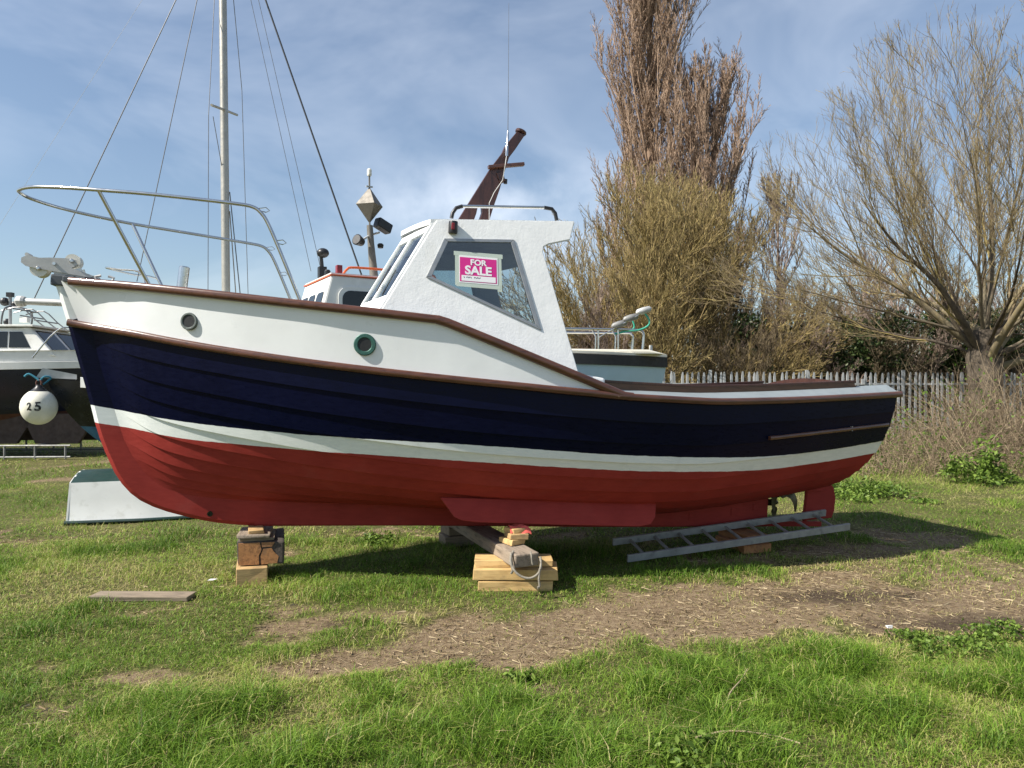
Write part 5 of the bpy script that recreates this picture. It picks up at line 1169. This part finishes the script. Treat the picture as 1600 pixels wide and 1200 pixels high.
# leafy weeds
def weed(label, x, y, r, h, n, s):
    m = 16; ca = rng.uniform(0, 2 * np.pi, m); cq = rng.random(m) ** .7 * r; cxs, cys = x + np.cos(ca) * cq, y + np.sin(ca) * cq * .8; chh = h * rng.uniform(.25, 1.15, m) * (1 - .5 * (cq / r) ** 2); csp = r * rng.uniform(.10, .28, m)
    ci = rng.integers(0, m, n); px = cxs[ci] + rng.normal(0, 1, n) * csp[ci]; py = cys[ci] + rng.normal(0, 1, n) * csp[ci] * .8; q = np.hypot(px - cxs[ci], py - cys[ci]) / np.maximum(csp[ci], .01); top = chh[ci] * np.exp(-.22 * q ** 2) * rng.uniform(.7, 1.2, n)
    c = np.stack([px, py, top * rng.uniform(.25, 1, n) ** .7 + .01], -1); V, F, T = leaves_at(c, s * rng.uniform(.6, 1.4, n), .9)
    m = max(10, n // 10); st = grow(np.stack([px[:m], py[:m], 0 * px[:m]], -1), rng.normal(0, .25, (m, 3)) + np.array([0, 0, 1]), top[:m], np.full(m, .004), 3, 0, .1, .5)
    V2, F2, T2 = tubes([(st, 3)]); o = empty('leafy_weed', (0, 0, 0), 0, label, 'plant', 'leafy weeds in the grass')
    o.location = (x, y, 0); off = np.array([x, y, 0]); tag(np_mesh('leaf_mass', V - off, F, M['weedleaf'], o, {'tone': T}), kind='stuff'); tag(np_mesh('stems', V2 - off, F2, M['weedleaf'], o, {'tone': T2 * .5}), kind='stuff')
weed('broad-leaved green weed standing upright before the dry brambles at right', 7.55, 11.8, .50, .78, 1500, .036)
weed('low green weed patch at the tip of the boat shadow behind the rudder', 5.15, 10.6, .95, .20, 1900, .028)
weed('bright green weed patch at the right edge above the foreground grass', 2.72, 4.45, .40, .10, 1100, .014)
weed('small bright weed at the far right end of the foreground grass', 3.15, 4.62, .26, .11, 600, .016)
weed('bright leafy weed at the bottom edge of the picture', .72, 3.12, .24, .13, 620, .018)
weed('dark green weed tuft in the boat shadow behind the bow stack', -1.38, 7.5, .24, .11, 420, .020)
weed('small grey-green weed beside the bare spot in the foreground', .02, 3.98, .10, .06, 60, .020)
0 and weed('broad green weed under the fence corner at the right edge', 9.4, 12.6, .8, .30, 1500, .032)

# small litter in the foreground
o = MB().prism([(-.04, -.008), (.0, -.018), (.05, 0), (.0, .016)], lambda u, v, w: (u, v, w + .03 + .12 * u), 0, .002).build('feather', M['paper']); o.location = (-2.39, 5.86, .02); o.rotation_euler = (.2, .2, .9); tag(o, 'small white feather in the grass by the bow stack', 'feather')
o = MB().box((0, 0, 0), (.035, .02, .012), jit=.004).build('paper_scrap', M['paper']); o.location = (2.46, 4.82, .02); tag(o, 'scrap of white paper at the edge of the track', 'litter')
for lab, P in (('dry bent twig lying on the grass in the right foreground', [(1.28, 4.02, .05), (1.20, 3.86, .06), (1.10, 3.72, .05), (1.05, 3.62, .03)]), ('long dry twig lying near the bottom edge by the bright weed', [(.80, 3.22, .06), (.95, 3.26, .07), (1.12, 3.25, .06), (1.25, 3.21, .04)])):
    o = MB().tube(smooth_path(P, 4), .004, 6).build('dry_twig', M['bramble'], attr={'tone': lambda c: .9}); tag(o, lab, 'twig')

# distant wooded rise on the left
rows = [[], []]
for x in np.linspace(-420, 200, 60):
    h = 11 * math.exp(-((x + 235) / 60) ** 2) + 6 + 3 * float(vnoise(np.array(x * .05), np.array(0.0), 3)); rows[0].append((x, 300, -1)); rows[1].append((x, 330, h))
o = MB().grid(rows + [[(x, 420, 0) for x, _, _ in rows[0]]]).build('hill', M['hill'], smooth=True); tag(o, 'low wooded rise on the horizon', None, None, 'structure')

grow_grass()
n = 15000; X, Y = scatter(n, 2.7, 7.5, .4); f = fbm(X * 1.7 + 9, Y * 1.7, 97, 3); k = (f > .55) & (dirt_mask(X, Y) < .45); X, Y = X[k], Y[k]
V, F, T = leaves_at(np.stack([X, Y, ground_z(X, Y) + rng.uniform(.012, .05, len(X))], -1), rng.uniform(.005, .013, len(X)), 2.0)
tag(np_mesh('clover', V, F, M['weedleaf'], None, {'tone': T}), 'tiny clover and daisy leaves mixed into the turf', 'clover', None, 'stuff')

# clods and small stones on the worn soil
n = 2600; X, Y = scatter(n, 3.0, 8.0, .4); k = rng.random(n) < dirt_mask(X, Y) * .9; X, Y = X[k], Y[k]; n = len(X)
o6 = np.array([(1, 0, 0), (-1, 0, 0), (0, 1, 0), (0, -1, 0), (0, 0, 1), (0, 0, -1)], float); r = rng.uniform(.003, .012, n) * (1 + 1.2 * (rng.random(n) < .04))
V = o6[None] * r[:, None, None] * rng.uniform(.5, 1.2, (n, 6, 1)) + np.stack([X, Y, ground_z(X, Y) + r * .3], -1)[:, None] + rng.normal(0, .2, (n, 6, 3)) * r[:, None, None]
F = np.array([(0, 2, 4), (2, 1, 4), (1, 3, 4), (3, 0, 4), (2, 0, 5), (1, 2, 5), (3, 1, 5), (0, 3, 5)]); F = (np.arange(n)[:, None, None] * 6 + F[None]).reshape(-1, 3).astype(np.int32)
tag(np_mesh('soil_clods', V.reshape(-1, 3), F, M['straw'], None, {'tone': np.repeat(rng.uniform(0, .45, n), 6)}), 'small soil clods and pebbles on the bare track', 'soil', None, 'stuff')
